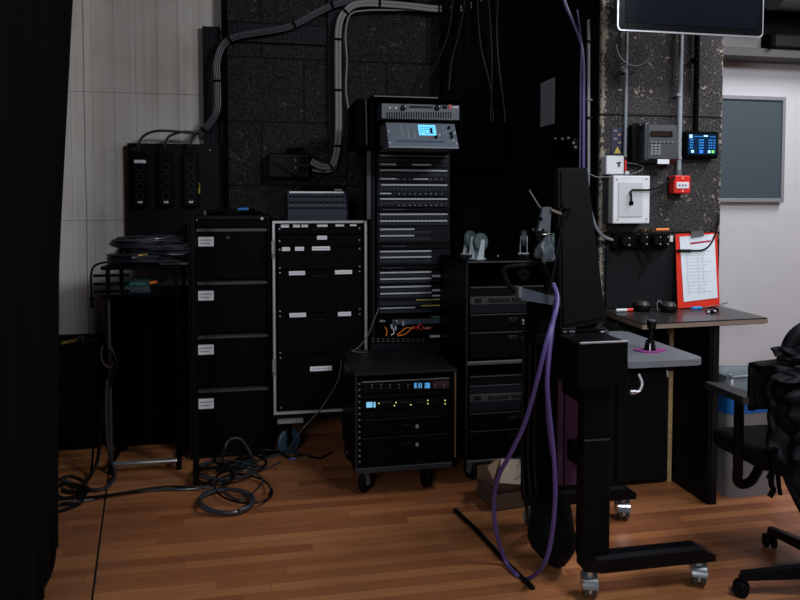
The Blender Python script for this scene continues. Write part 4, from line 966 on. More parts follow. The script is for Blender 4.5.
# touch panel
a = at(685, 131, 3.35); b = at(718, 158.5, 3.35)
t = thing('touch_panel', 'glowing blue touch control screen on the column right of the telephone', 'touch screen', ((a.x+b.x)/2, WYc, b.z))
MB().box(a.x, b.x, 3.345, 3.399, b.z, a.z, .008).build('housing', blk_m, t)
a2 = at(688, 134, 3.345); b2 = at(716, 154.5, 3.345)
sc_ = MB().box(a2.x, b2.x, 3.342, 3.346, b2.z, a2.z).build('screen', mat('deep_blue_screen', (.003, .008, .02), .2, emis=(.001, .013, .045), estr=1), t)
m = MB(); W_, H_ = b2.x-a2.x, a2.z-b2.z
def sb(m, u0, u1, v0, v1): m.box(a2.x+W_*u0, a2.x+W_*u1, 3.3405, 3.342, a2.z-H_*v1, a2.z-H_*v0)
for c_ in (.06, .12, .38, .44, .50, .72, .8, .9):
    for r_ in range(4): sb(m, c_, c_+.045, .26+.13*r_, .32+.13*r_)
sb(m, .2, .5, .1, .13); sb(m, .75, .95, .1, .13)
m.build('screen_text', mat('screen_mid_blue', (.02, .1, .3), .3, emis=(.02, .22, .62), estr=1), sc_)
m = MB(); sb(m, .40, .52, .78, .95); m.build('blue_button', mat('vivid_blue', (.02, .1, .4), .3, emis=(.03, .2, 1), estr=1), sc_)
m = MB(); sb(m, .04, .14, .03, .2); sb(m, .54, .68, .05, .12); sb(m, .11, .2, .8, .93); sb(m, .70, .78, .8, .93); m.build('pale_button', mat('pale_icon', (.2, .5, .6), .3, emis=(.45, .8, 1), estr=1), sc_)
m = MB(); sb(m, .83, .92, .8, .93); m.build('green_button', mat('green_icon', (.1, .5, .1), .3, emis=(.2, .9, .15), estr=.9), sc_)
# sticker
a = at(611.5, 127.5, WYc); b = at(622, 155, WYc)
t = thing('warning_sticker', 'dark navy sticker with yellow triangle left of the telephone', 'sticker', ((a.x+b.x)/2, WYc, b.z))
MB().box(a.x, b.x, 3.397, 3.3995, b.z, a.z).build('backing', mat('navy_sticker', (.015, .018, .05), .5), t)
q = at(617, 151, WYc); MB().prism([(q.x-.018, q.z-.012), (q.x+.018, q.z-.012), (q.x, q.z+.024)], 'y', 3.3955, 3.397).build('yellow_triangle', mat('warning_yellow', (.55, .4, .05), .5), t)
m = MB()
for k in range(4): q = at(615+(k % 2)*4, 131+k*4, WYc); m.box(q.x-.008, q.x+.01, 3.3955, 3.397, q.z-.004, q.z+.006)
m.build('picture_flecks', mat('tan_fleck', (.25, .17, .12), .6), t)
# small white switch box
t = thing('white_switch_box', 'small white square socket box above the grey cabinet on the column', 'socket', tuple(at(614, 175, WYc)))
a = at(606.5, 155.5, 3.34); b = at(624, 174.5, 3.34)
MB().box(a.x, b.x, 3.34, 3.399, b.z, a.z, .004).build('housing', whp, t)
q = at(619, 163, 3.34); MB().box(q.x-.012, q.x+.008, 3.335, 3.341, q.z-.002, q.z+.004).box(q.x-.004, q.x+.002, 3.335, 3.341, q.z-.02, q.z+.002).build('switch_mark', blk_m, t)
MB().tube([at(x, y, 3.35) for x, y in [(625.4, 160), (625.6, 172)]], .006, 8, 0).build('red_tube', redm, t)
q = at(627, 173, 3.34); MB().cyl((q.x, 3.335, q.z), (q.x, 3.399, q.z), .010, n=14).build('white_knob', whp, t)
cab([at(x, y, 3.335) for x, y in [(588, 173), (597, 177), (610, 176.5), (628, 174.5), (640, 171), (643, 167), (636, 164), (627, 163)]], .003, 'thin grey wire passing under the white socket box', m=gry)
# enclosure
a = at(613.5, 175.5, 3.31); b = at(649.5, 223.5, 3.31)
t = thing('wall_enclosure', 'pale grey electrical cabinet with inset door on the column', 'electrical cabinet', ((a.x+b.x)/2, WYc, b.z))
MB().box(a.x-.015, b.x-.008, 3.33, 3.399, b.z, a.z-.004, .003).build('back_box', mat('back_box_grey', (.06, .06, .062), .6), t)  # back box in a darker grey than the cover
MB().box(a.x, b.x, 3.31, 3.345, b.z, a.z, .005, seg=2).build('cover', whp, t)
a2 = at(618.5, 182, 3.308); b2 = at(642.5, 217, 3.308)
MB().box(a2.x, b2.x, 3.306, 3.312, b2.z, a2.z, .002).build('inset_door', mat('pale_blue_grey', (.46, .48, .51), .5), t)
q = at(631.5, 203, 3.3); MB().box(q.x-.011, q.x+.011, 3.296, 3.307, q.z-.010, q.z+.010, .003).build('lock', blk_m, t)
m = MB()
for px, py in ((617, 179.5), (646.5, 179), (617.5, 220), (646.5, 219)): q = at(px, py, 3.31); m.cyl((q.x, 3.308, q.z), (q.x, 3.311, q.z), .004, n=8)
m.build('screws', gry, t)
MB().tube([at(x, y, 3.295) for x, y in [(631.5, 203), (631.3, 197), (631.5, 190.5), (640, 190), (650, 189.8), (660, 186.5), (671, 180), (675, 177)]], .0052, 8).build('door_cable', cabl, smooth=True, label='black cable looping from the cabinet lock up to the red call point', cat='cable')
# red call point
a = at(674.5, 175.5, 3.33); b = at(690.5, 193.5, 3.33)
t = thing('fire_call_point', 'red fire alarm call point with white glass on the column', 'fire alarm', ((a.x+b.x)/2, WYc, b.z))
MB().box(a.x, b.x, 3.33, 3.385, b.z, a.z, .005).build('housing', redm, t)
MB().box(a.x+.003, b.x-.003, 3.385, 3.399, b.z+.003, a.z-.003).build('back_plate', blk_m, t)
a2 = at(676.5, 182, 3.328); b2 = at(688.8, 188.5, 3.328)
g_ = MB().box(a2.x, b2.x, 3.326, 3.331, b2.z, a2.z, .001).build('glass', whp, t)
m = MB()
for k in range(3): q = at(679.5+3.1*k, 185.2, 3.326); m.box(q.x-.005, q.x+.005, 3.3245, 3.326, q.z-.004, q.z+.004)
m.build('marking', mat('violet_ink', (.15, .08, .25), .6), g_)
for py in (178.3, 191): q = at(682.5, py, 3.33); MB().cyl((q.x, 3.327, q.z), (q.x, 3.331, q.z), .005, n=10).build('white_dot', mat('pink_dot', (.7, .4, .35), .5), t)
MB().cyl(at(678.6, 170, 3.37), at(678.6, 177, 3.37), .016, n=14).build('pipe_collar', gry, t)
# lower black backboard on the column and plugs
a = at(607, 240, 3.38); b = at(719, 300, 3.38)
MB().box(a.x, b.x+.0, 3.385, 3.3995, .905, a.z-.0, .002).build('backboard', mat('slate_black_board', (.011, .012, .0145), .7, 0, .25, 8), label='dark slate coloured board on the column above the shelf', cat='board')
t = thing('socket_block', 'black multiway wall socket with fat plugs beneath the grey cabinet', 'socket', tuple(at(640, 250, WYc)))
a = at(613, 233.5, 3.35); b = at(669, 248, 3.35)
MB().box(a.x, b.x, 3.35, 3.385, b.z, a.z, .006).build('housing', blk, t)
for px, py, r_ in ((625, 241, .030), (642.5, 240, .024), (656, 240, .026), (663.5, 240, .022)):
    q = at(px, py, 3.33); p_ = MB().cyl((q.x, 3.31, q.z), (q.x, 3.352, q.z), r_*.85, r_, 18).build('plug', rub, t, smooth=True)
    MB().cyl((q.x+.012, 3.306, q.z-.02), (q.x+.012, 3.311, q.z-.02), .0035, n=8).cyl((q.x+.012, 3.306, q.z+.016), (q.x+.012, 3.311, q.z+.016), .003, n=8).build('pin', stripw, p_)
pbox(669.5, 235.5, 672.3, 241.5, 3.36, .006, 'white_tab', whp, t)
for k, pts in enumerate(([(642, 247), (647, 255), (647.5, 262), (644, 272)], [(651, 246), (650, 256), (652, 260), (650, 264)])):
    MB().tube([at(x, y, 3.33) for x, y in pts], .005-.002*k, 6).build('lead', cabl, t)
cab([at(x, y, 3.33) for x, y in [(641, 231), (643, 237), (648, 235), (652, 228), (656, 229.5)]], .0035, 'thin looped wire over the black wall sockets')
MB().cyl(at(655.5, 229.8, 3.34), at(668.5, 229.4, 3.34), .0072, n=12).build('orange_connector', org, label='bright orange inline connector above the black wall sockets', cat='connector')
MB().tube([at(x, y, 3.345) for x, y in [(668, 229.4), (685, 230), (700, 230), (713, 228), (717, 223)]], .003, 6).build('wall_wire', cabl, label='thin black wire running along the column top edge of the clipboard', cat='cable')
for px in (643.8, 651.6): q = at(px, 230, 3.36); MB().cyl((q.x, 3.34, q.z), (q.x, 3.399, q.z), .006, n=10).build('brass_hook', brass, label='small brassy hook above the black sockets on the column', cat='hook', group='brassy hooks on the column')

# conduits left of the column on side partition
def side_run(pts, r, m, label, name='side_cable'): return MB().tube(pts, r, 8).build(name, m, smooth=True, label=label, cat='cable')
side_run([at(x, y, 3.36) for x, y in [(560, -20), (565, 3), (573, 22), (580, 40), (583, 60), (583.5, 100), (583.5, 150), (583, 180), (580, 230)]], .0085, purp, 'purple cable dropping from the ceiling along the dark partition')
side_run([at(x, y, 3.34) for x, y in [(577, 10), (581, 40), (580.5, 80), (580, 150), (578, 220)]], .004, mat('dim_violet', (.05, .03, .12), .5), 'thin violet cable left of the thick purple one')
t = thing('partition_conduit', 'pale grey conduit standing beside the purple cable', 'conduit', tuple(at(588.5, 190, 3.38)))
MB().cyl(at(588.5, 20, 3.38), at(588.5, 168, 3.38), .008, n=12).build('pipe', pgry, t, smooth=True)
for py in (42, 100, 118): q = at(588.5, py, 3.38); MB().box(q.x-.014, q.x+.016, 3.366, 3.419, q.z-.006, q.z+.006, .002).build('clip', blk if py != 100 else gry, t)
side_run([at(x, y, 3.36) for x, y in [(588.5, 168), (588, 195), (591, 212), (596, 227), (603, 236), (611, 239.5), (619, 241)]], .0085, pgry, 'grey flexible hose curving from the conduit to the wall sockets')
t = thing('door_notice', 'white framed paper notice on the dark side partition', 'notice', tuple(atx(549, 128, 1.715)))
X = 1.716
c1, c2, c3, c4 = atx(541.5, 127, X), atx(555.5, 123.5, X), atx(555.5, 78.5, X), atx(541.5, 82.5, X)
ys = (c1.y, c2.y); zz = ((c1.z+c2.z)/2, (c3.z+c4.z)/2)
MB().box(X-.006, X+.0035, min(ys)-.03, max(ys)+.03, zz[0]-.03, zz[1]+.03, .002).build('frame', blk_m, t)
n_ = MB().box(X-.008, X-.005, min(ys), max(ys), zz[0], zz[1]).build('paper', mat('dim_paper', (.30, .31, .38), .7), t)
m = MB()
for k in range(9): z_ = zz[1]-.03-k*(zz[1]-zz[0]-.05)/9; m.box(X-.009, X-.008, min(ys)+.03, max(ys)-(.05 if k % 3 else .12), z_-.003, z_+.003)
m.build('print', ink, n_)
t = thing('wall_socket_cluster', 'cluster of dark plugs with shiny specks on the partition above the tilted monitor', 'socket', tuple(atx(566, 150, 1.71)))
p_ = atx(568, 145, 1.71)
MB().box(1.665, 1.7195, p_.y-.16, p_.y+.10, p_.z-.05, p_.z+.03, .006).build('housing', blk, t)
m = MB()
for px, py in ((555, 138.5), (562, 139), (568, 138), (573, 143), (575, 147)): q = atx(px, py, 1.66); m.cyl((1.655, q.y, q.z), (1.668, q.y, q.z), .006, n=8)
m.build('shiny_pins', alu, t)

# ---------------------------------------------------------------- wall shelf
t = thing('wall_shelf', 'black topped worktop shelf with bare wood edge on the column', 'shelf', (2.08, 3.2, 0))
sh = [(1.737, 3.398), (1.715, 2.94), (2.402, 2.985), (2.435, 3.398)]
MB().prism(sh, 'z', .884, .902).build('worktop', mat('black_worktop', (.022, .02, .021), .3, 0, .2, 20), t)
ed = MB()
ed.quad((1.7145, 2.9395, .876), (2.403, 2.9845, .876), (2.403, 2.9845, .895), (1.7145, 2.9395, .895), .004)
ed.quad((1.7365, 3.397, .876), (1.7145, 2.9395, .876), (1.7145, 2.9395, .895), (1.7365, 3.397, .895), .004)
ed.build('wood_edge', mat('ply_edge', (.19, .14, .11), .7), t)
MB().prism([(1.74, 3.39), (1.72, 2.945), (2.395, 2.99), (2.43, 3.39)], 'z', .872, .884).build('underside', blk_m, t)
MB().box(2.095, 2.140, 2.985, 3.395, 0, .872, .002).build('side_panel', mat('side_panel_black', (.003, .003, .0035), .6), t)
m = MB().box(2.110, 2.141, 2.980, 2.986, 0, .872); m.build('panel_front_edge', mat('panel_edge_grey', (.008, .008, .009), .6), t)
t = thing('black_cupboard', 'low black cupboard front below the wall shelf behind the trolley', 'cupboard', (1.78, 3.3, 0))
MB().box(1.45, 2.055, 3.26, 3.395, .012, .78, .003).box(1.47, 2.04, 3.28, 3.395, 0, .012).build('body', mat('cupboard_black', (.003, .003, .0035), .5), t)
for x in (1.46, 1.76): MB().box(x, x+.285, 3.248, 3.26, .03, .76, .003).build('door', mat('cupboard_door', (.005, .005, .0065), .55), t)
m = MB().box(2.060, 2.085, 3.27, 3.30, 0, .86, .002); m.build('chipboard_edge', wedge, label='narrow strip of raw chipboard edge between cupboard and side panel', cat='wood strip')

# items on the shelf
t = thing('clipboard', 'red clipboard holding a printed sheet, leaning above the shelf', 'clipboard', (2.27, 3.33, .905))
cbp = [at(675, 234, 3.375), at(716.5, 232.5, 3.375), at(719.5, 299.5, 3.325), at(677.5, 303.5, 3.325)]
cbp[2].z = .910; cbp[3].z = .906
M_ = (cbp[1]-cbp[0]).cross(cbp[3]-cbp[0]).normalized(); M_ = M_ if M_.y < 0 else -M_
MB().quad(cbp[0], cbp[3], cbp[2], cbp[1], .004).build('board', mat('red_board', (.62, .028, .014), .4), t)
def oncb(u, v, h=.0): return cbp[0].lerp(cbp[1], u).lerp(cbp[3].lerp(cbp[2], u), v)+M_*h
pp = MB().quad(oncb(.09, .04, .005), oncb(.14, .92, .005), oncb(.95, .885, .005), oncb(.93, .02, .005), .0012).build('sheet', mat('sheet_white', (.60, .66, .72), .7), t)
m = MB()
for k in range(13):
    v = .25+k*.045; m.quad(oncb(.22, v, .0068), oncb(.22, v+.005, .0068), oncb(.84-.1*(k % 3), v+.002, .0068), oncb(.84-.1*(k % 3), v-.003, .0068), .0005)
for u in (.24, .5, .62): m.quad(oncb(u, .22, .0068), oncb(u+.02, .82, .0068), oncb(u+.026, .82, .0068), oncb(u+.006, .22, .0068), .0005)
m.build('printed_table', mat('faint_ink', (.47, .53, .60), .8), pp)
MB().quad(oncb(.33, .125, .007), oncb(.34, .15, .007), oncb(.83, .125, .007), oncb(.83, .10, .007), .0005).build('red_heading', mat('heading_red', (.35, .02, .06), .7), pp)
MB().quad(oncb(.35, -.03, .008), oncb(.36, .06, .008), oncb(.66, .04, .008), oncb(.64, -.05, .008), .006).build('clip', steel, t)
MB().tube([oncb(u, v, .014) for u, v in [(-.02, .225), (.12, .23), (.36, .235), (.62, .23), (.80, .16), (.93, .03), (1.0, -.1), (1.02, -.25)]], .0045, 8).tube([oncb(.02, .228, .014), oncb(.34, .236, .014)], .0075, 8, 0).build('pen_lead', cabl, label='black lead with a fat sleeve crossing the red clipboard', cat='cable')
def item(px, py):
    p = fl(px, py, .902)
    if p.y > 3.29: p = at(px, py, 3.29); p.z = .902
    return p
q = item(625, 306)
t = thing('marker', 'white marker pen with red cap at the left end of the shelf', 'marker', tuple(q))
MB().cyl(q+Vector((-.05, 0, .009)), q+Vector((.01, 0, .009)), .008, n=12).build('barrel', whp, t, smooth=True)
MB().cyl(q+Vector((.01, 0, .009)), q+Vector((.042, 0, .009)), .009, n=12).build('cap', redm, t, smooth=True)
for k, (px, py) in enumerate(((642.5, 310), (668.5, 312))):
    q = item(px, py)
    t = thing('headset', ('left black headset lying beside the marker on the shelf', 'right black headset lying below the clipboard on the shelf')[k], 'headset', tuple(q), 'headsets on the wall shelf')
    MB().ring(q+Vector((0, 0, .001)), (0, 0, 1), .016, .040, .034, 20).build('ear_cushion', rub, t, smooth=True)
    MB().cyl(q+Vector((0, 0, .032)), q+Vector((0, 0, .052)), .038, .026, 18).build('ear_shell', mat('headset_shell', (.04, .04, .04) if not k else (.04, .04, .04), .3), t, smooth=True)
    MB().tube([q+Vector((-.03, .02, .02)), q+Vector((-.02, .06, .035)), q+Vector((.03, .05, .03)), q+Vector((.045, .01, .02))], .006, 8).build('headband', blk, t, smooth=True)
q = item(698, 305.5)
t = thing('blue_marker', 'bright blue marker lying on the shelf under the clipboard', 'marker', tuple(q))
MB().cyl(q+Vector((-.028, 0, .008)), q+Vector((.022, .004, .008)), .008, n=12).build('barrel', mat('cyan_blue', (.01, .22, .55), .4), t, smooth=True)
MB().cyl(q+Vector((-.040, 0, .008)), q+Vector((-.028, 0, .008)), .0065, n=12).build('cap', blue, t, smooth=True)
q = item(712, 313)
t = thing('earpiece', 'small black earpiece with white specks at the right of the shelf', 'earpiece', tuple(q))
MB().box(q.x-.03, q.x+.02, q.y-.012, q.y+.012, .902, .92, .006, seg=2).tube([q+Vector((0, 0, .012)), q+Vector((.03, .01, .02)), q+Vector((.05, .02, .006))], .006, 8).build('body', blk_g, t, smooth=True)
MB().box(q.x-.034, q.x-.022, q.y-.016, q.y-.006, .905, .916, .002).cyl(q+Vector((.0, -.014, .012)), q+Vector((.012, -.014, .012)), .004, n=8).build('white_contact', whp, t)
cab([item(714, 311)+Vector((0, 0, .01)), item(727, 307)+Vector((0, 0, .03)), item(726, 303)+Vector((0, 0, .03)), item(716, 304)+Vector((0, 0, .02)), item(700, 309)+Vector((0, 0, .004)), item(684, 312)+Vector((0, 0, .004))], .002, 'very thin cable curling over the right part of the shelf', m=gry)
cab([item(658, 312)+Vector((0, 0, .004)), item(657, 305)+Vector((0, 0, .03)), item(661, 300)+Vector((0, .02, .05)), item(663, 306)+Vector((0, 0, .03))], .0022, 'thin pale wire standing up between the two headsets', m=gry)

# ---------------------------------------------------------------- waste bin
t = thing('waste_bin', 'tall grey waste bin with a blue band beside the side panel', 'bin', (2.37, 3.12, 0))
def taper(x0, x1, y0, y1, z0, z1, k, m, name, par, rr=.03, hollow=False):
    P0 = rrect(x0, x1, y0, y1, rr); cx, cy = (x0+x1)/2, (y0+y1)/2
    P1 = [(cx+(x-cx)*k, cy+(y-cy)*k) for x, y in P0]; n = len(P0); b_ = MB()
    vs = [(x, y, z0) for x, y in P0]+[(x, y, z1) for x, y in P1]; fs = [(i, (i+1) % n, n+(i+1) % n, n+i) for i in range(n)]+[tuple(range(n))[::-1]]
    if not hollow: fs.append(tuple(range(n, 2*n)))
    b_._add(vs, fs); return b_.build(name, m, par, smooth=True)
taper(2.24, 2.53, 3.03, 3.22, 0, .42, 1.03, mat('bin_grey', (.16, .15, .16), .5), 'lower_body', t)
taper(2.234, 2.536, 3.026, 3.224, .42, .50, 1.006, mat('bin_blue', (.004, .10, .36), .45), 'blue_band', t)
o = taper(2.232, 2.538, 3.024, 3.226, .50, .61, 1.03, mat('bin_liner', (.13, .155, .175), .3), 'liner', t, hollow=True)
o.modifiers.new('thick', 'SOLIDIFY').thickness = .004
rim = [(x, y, .614+.006*math.sin(i)) for i, (x, y) in enumerate(rrect(2.226, 2.544, 3.02, 3.23, .03))]
MB().tube(rim, .006, 8, 2, closed=True).build('rim', mat('liner_rim', (.22, .25, .28), .3), t, smooth=True)

# ---------------------------------------------------------------- trolley (height adjustable desk seen from its side)
t = thing('mobile_desk', 'black height-adjustable trolley desk on chrome casters with a grey leaf', 'desk', (1.35, 2.6, 0))
gloss = mat('trolley_black', (.004, .0045, .006), .3)
for y, nm in ((2.30, 'foot'), (2.87, 'foot')):
    z0, z1 = .112, .163
    P = [(1.13, z0+.012), (1.13, z1-.005), (1.17, z1), (1.60, z1), (1.655, z0+.025), (1.655, z0), (1.20, z0)]
    MB().prism(P, 'y', y, y+.075).build(nm, gloss, t)
    MB().box(1.175, 1.60, y-.001, y+.03, z1-.002, z1+.002).build('foot_top_edge', dgry, t)
chr2 = mat('bright_caster_metal', (.50, .54, .58), .16, .82)
for x, y, r in ((1.165, 2.335, 1.25), (1.61, 2.335, 1.1), (1.61, 2.905, 1.3), (1.165, 2.905, .6)):
    c = bpy.data.objects.new('caster', None); col.objects.link(c); c.parent = t; c['_w'] = t['_w']; c.empty_display_size = .03
    M = Mrot((x, y, 0), r); M3 = M.to_3x3(); ax_ = M3 @ Vector((0, 1, 0)); cc = M @ Vector((.018, 0, .046)); WR = .044
    wh = MB()
    for sg in (-.024, .006): wh.ring(cc+ax_*sg, ax_, .023, WR, .018, 28)
    wh.build('wheel', mat('caster_tread', (.035, .037, .04), .35), c, smooth=True)
    hb = MB()
    for sg in (-.0255, .0045): hb.cyl(cc+ax_*sg, cc+ax_*(sg+.021), .0225, n=24)
    hb.cyl(cc-ax_*.006, cc+ax_*.006, .036, n=24)
    hb.build('hub_cap', chr2, c, smooth=True)
    hh = MB()
    arc = [(.018+.050*math.cos(R(-25+k*18)), .046+.050*math.sin(R(-25+k*18))) for k in range(12)]
    inn = [(.018+.046*math.cos(R(173-k*18)), .046+.046*math.sin(R(173-k*18))) for k in range(12)]
    hh.prism(arc+inn, 'y', -.027, .027).xform(M); hh.build('wheel_hood', chr2, c, smooth=True)
    MB().cyl(M @ Vector((0, 0, .094)), M @ Vector((0, 0, .113)), .013, n=14).build('swivel_stem', chr2, c, smooth=True)
for y in (2.315, 2.885):
    MB().box(1.128, 1.238, y+.01, y+.07, .15, .60, .006).build('outer_column', blk, t)
    MB().box(1.131, 1.235, y+.013, y+.067, .60, .80, .004).build('inner_column', blk, t)
MB().box(1.20, 1.25, 2.37, 2.89, .42, .50, .004).build('cross_beam', gloss, t)
MB().box(at(570, 0, 2.62).x, at(584, 0, 2.62).x, 2.62, 2.64, .31, .80, .003).build('accent_strip', mat('plum', (.045, .010, .040), .5), t, label='plum coloured upright strip')
MB().box(at(563, 0, 2.62).x, at(568, 0, 2.62).x, 2.62, 2.64, .31, .80, .002).build('accent_strip', mat('plum_light', (.05, .018, .045), .5), t, label='thin plum edge strip')
bx0, bx1, by0, by1 = 1.082, 1.275, 2.28, 2.56
MB().box(bx0, bx1, by0, by1, .80, .962, .004).build('equipment_tray', blk, t)
MB().box(1.14, bx1, by1, 2.88, .90, .962, .004).build('rear_shelf', blk, t)
MB().box(.995, bx0, 2.46, 2.56, .92, .962, .004).build('side_bracket', blk_m, t)
MB().box(bx0+.006, bx1, by0-.003, by0+.004, .960, .967, .001).build('tray_edge', alu, t)
lf = rrect(1.277, 1.607, 2.31, 2.90, .045)
MB().prism(lf, 'z', .857, .880).build('side_leaf', mat('leaf_grey', (.12, .13, .15), .45, 0, .1, 40), t)
MB().box(1.28, 1.52, 2.36, 2.85, .827, .857, .003).build('leaf_support', blk_m, t)
MB().tube([(1.345, 2.33, .83), (1.35, 2.315, .80), (1.338, 2.31, .775), (1.32, 2.31, .77)], .006, 8).cyl((1.30, 2.31, .77), (1.322, 2.31, .77), .009, n=10).build('crank_handle', alu, t, smooth=True)
MB().tube([(1.46, 2.33, .84), (1.46, 2.325, .815)], .004, 8, 0).build('hook', steel, t)
MB().box(1.165, 1.27, 2.40, 2.60, .70, .80, .006).build('motor_box', blk_m, t)
# gooseneck lamp / joystick on pink pad
q = fl(650, 351, .880)
t = thing('pink_pad', 'flat magenta cloth pad on the grey leaf of the trolley', 'pad', tuple(q))
P = []
for k in range(18):
    a_ = 2*math.pi*k/18; rr_ = 1+.16*math.sin(3*a_+1); P.append((q.x+.062*rr_*math.cos(a_), q.y+.04*rr_*math.sin(a_)))
MB().prism(P, 'z', .880, .885).build('pad', mat('magenta_cloth', (.20, .025, .17), .8), t)
t = thing('joystick', 'small black joystick standing on the magenta pad', 'joystick', (q.x, q.y, .885))
MB().cyl((q.x, q.y, .885), (q.x, q.y, .912), .024, .018, 18).ring((q.x, q.y, .911), (0, 0, 1), .004, .017, .012, 18).build('base', blk_g, t, smooth=True)
MB().tube([(q.x, q.y, .917), (q.x+.002, q.y, .947), (q.x+.006, q.y+.002, .970)], .009, 10).build('stick', rub, t, smooth=True)
MB().cyl((q.x+.006, q.y+.002, .967), (q.x+.008, q.y+.002, .997), .016, .019, 14).build('grip', blk_g, t, smooth=True)
MB().cyl((q.x+.008, q.y+.002, .997), (q.x+.008, q.y+.002, 1.002), .014, n=14).build('cap', gry, t)
coil(1.38, 2.78, .880, .07, .055, 4, .005, .3, 'small coil of dark cable on the rear of the grey leaf', shc, .05, grow=.02)
coil(1.205, 2.66, .962, .05, .09, 5, .006, .1, 'coil of black cable on the trolley tray beside the tilted monitor', shc, .06, grow=.03)
t = thing('card_reader', 'small dark box with pale lights on the trolley tray', 'device', tuple(fl(568, 334, .962)))
q = fl(568, 334, .962); MB().box(q.x-.03, q.x+.035, q.y-.0, q.y+.06, .962, .985, .004).build('housing', blk, t)
MB().box(q.x-.02, q.x-.005, q.y-.001, q.y+.001, .967, .975).box(q.x+.005, q.x+.028, q.y-.001, q.y+.001, .967, .976).build('lights', steel, t)

# tilted monitor on the trolley
t = thing('tilted_monitor', 'black upright monitor turned sideways on the trolley, cables behind', 'monitor', (1.18, 2.55, .962))
P = [at(558, 168, 2.5), at(587, 167.5, 2.5), at(606, 322, 2.5), at(560, 330, 2.5)]
pl = [(p.x, p.z) for p in P]
MB().prism([(P[3].x, P[3].z), (P[2].x, P[2].z), (P[1].x, P[1].z), (P[0].x, P[0].z)], 'y', 2.50, 2.54).build('housing', mat('monitor_shell', (.002, .0027, .0038), .6), t)
MB().prism([(P[3].x+.012, P[3].z+.02), (P[2].x-.016, P[2].z+.02), (P[1].x-.010, P[1].z-.012), (P[0].x+.010, P[0].z-.012)], 'y', 2.493, 2.50).build('back_panel', mat('monitor_back', (.0015, .0019, .0026), .7), t)
MB().box(1.15, 1.21, 2.54, 2.56, .962, 1.36, .004).box(1.10, 1.26, 2.47, 2.56, .962, .975, .004).build('stand', blk_m, t)
MB().cyl(at(567, 205, 2.495), at(567, 205, 2.47), .014, n=12).build('hub', blk, t)
# clamp arms with grey handset left of the monitor
t = thing('camera_arm', 'jointed black clamp arm with dull grey plates left of the tilted monitor', 'clamp arm', (1.02, 2.55, .962))
MB().tube([(1.03, 2.50, .962), (1.02, 2.5, 1.02), at(548, 285, 2.5), at(542, 262, 2.5), at(546, 240, 2.5)], .016, 8).build('lower_arm', blk_m, t, smooth=True)
A, B = at(544, 232, 2.5), at(548, 207, 2.5)
m = MB().prism([(A.x-.030, A.z), (A.x+.018, A.z-.002), (B.x+.008, B.z), (B.x-.026, B.z)], 'y', 2.485, 2.505); m.build('grey_plate', mat('plate_grey', (.075, .09, .105), .4, .2), t)
q = at(541, 219, 2.48); MB().cyl((q.x, 2.478, q.z), (q.x, 2.486, q.z), .006, n=10).build('button', blk_m, t)
m = MB()
for px in (535, 543): q = at(px, 230, 2.47); m.cyl((q.x, 2.47, q.z), (q.x, 2.486, q.z), .006, n=10)
m.build('bright_bolts', chrome, t)
q = at(541, 236, 2.5); MB().ring((q.x-.02, 2.48, q.z), (1, 0, 0), .006, .022, .04, 16).build('knuckle', blk_g, t, smooth=True)
# arm to light bar
a = at(505, 268, 2.5); b = at(515, 292, 2.5); c = at(528, 296, 2.5)
MB().tube([at(541, 262, 2.5), at(523, 265, 2.49), a+Vector((0, 0, 0)), at(506, 280, 2.5), b], .010, 8).build('side_arm', rub, t, smooth=True)
q = at(522, 274, 2.5); MB().ring((q.x, 2.48, q.z), (0, 1, 0), .006, .024, .03, 18).build('knuckle', blk, t, smooth=True)
m = MB().prism([(at(518, 299, 2.5).x, at(518, 299, 2.5).z), (at(557, 305, 2.5).x, at(557, 305, 2.5).z), (at(557, 297, 2.5).x, at(557, 297, 2.5).z), (at(519, 287, 2.5).x, at(519, 287, 2.5).z)], 'y', 2.47, 2.51)
m.build('grey_bar', mat('bar_blue_grey', (.04, .05, .07), .4), t)
MB().box(at(517, 0, 2.5).x, at(521, 0, 2.5).x, 2.462, 2.515, at(517, 297, 2.5).z, at(517, 286, 2.5).z, .003).build('bar_end', gry, t)
MB().box(at(535, 0, 2.5).x, at(575, 0, 2.5).x, 2.52, 2.56, .975, at(535, 298, 2.5).z).build('arm_base', blk_m, t)
# crumpled plastic bag
def blob(c, rx, ry, rz, name, m, label, cat, parent=None, amp=.25, seed=1, sub=3):
    b = bmesh.new(); bmesh.ops.create_icosphere(b, subdivisions=sub, radius=1); rnd = random.Random(seed)
    ph = [(Vector((rnd.uniform(-1, 1), rnd.uniform(-1, 1), rnd.uniform(-1, 1))).normalized()*rnd.uniform(2, 7), rnd.uniform(0, 6)) for _ in range(9)]
    for v in b.verts:
        f = 1+amp*sum(math.sin(v.co.dot(k)+p) for k, p in ph)/4
        v.co = Vector((v.co.x*rx*f, v.co.y*ry*f, v.co.z*rz*f))+Vector(c)
    mm = MB(); mm.bm(b); return mm.build(name, m, parent, smooth=True, label=label, cat=cat)
q = at(544, 249, 2.46)
blob((q.x, 2.45, q.z), .030, .025, .045, 'crumpled_wrap', mat('smoky_plastic', (.05, .065, .08), .3), 'crumpled grey plastic wrap on the clamp arm', 'plastic wrap', amp=.5, seed=4)
cab([at(x, y, 2.5) for x, y in [(529, 190), (534, 198), (539, 206), (542, 209)]], .003, 'short thin wire poking up from the grey clamp plate', m=gry)
cab([at(x, y, 2.48) for x, y in [(551, 210), (556, 212), (561, 214)]], .006, 'short dull tan cord beside the grey clamp plate', m=mat('tan_cord', (.10, .075, .06), .6))
cab([at(x, y, 2.49) for x, y in [(560, 212), (566, 204), (570, 212), (563, 224), (556, 260), (548, 300)]], .006, 'dark cord hanging down in front of the tilted monitor')

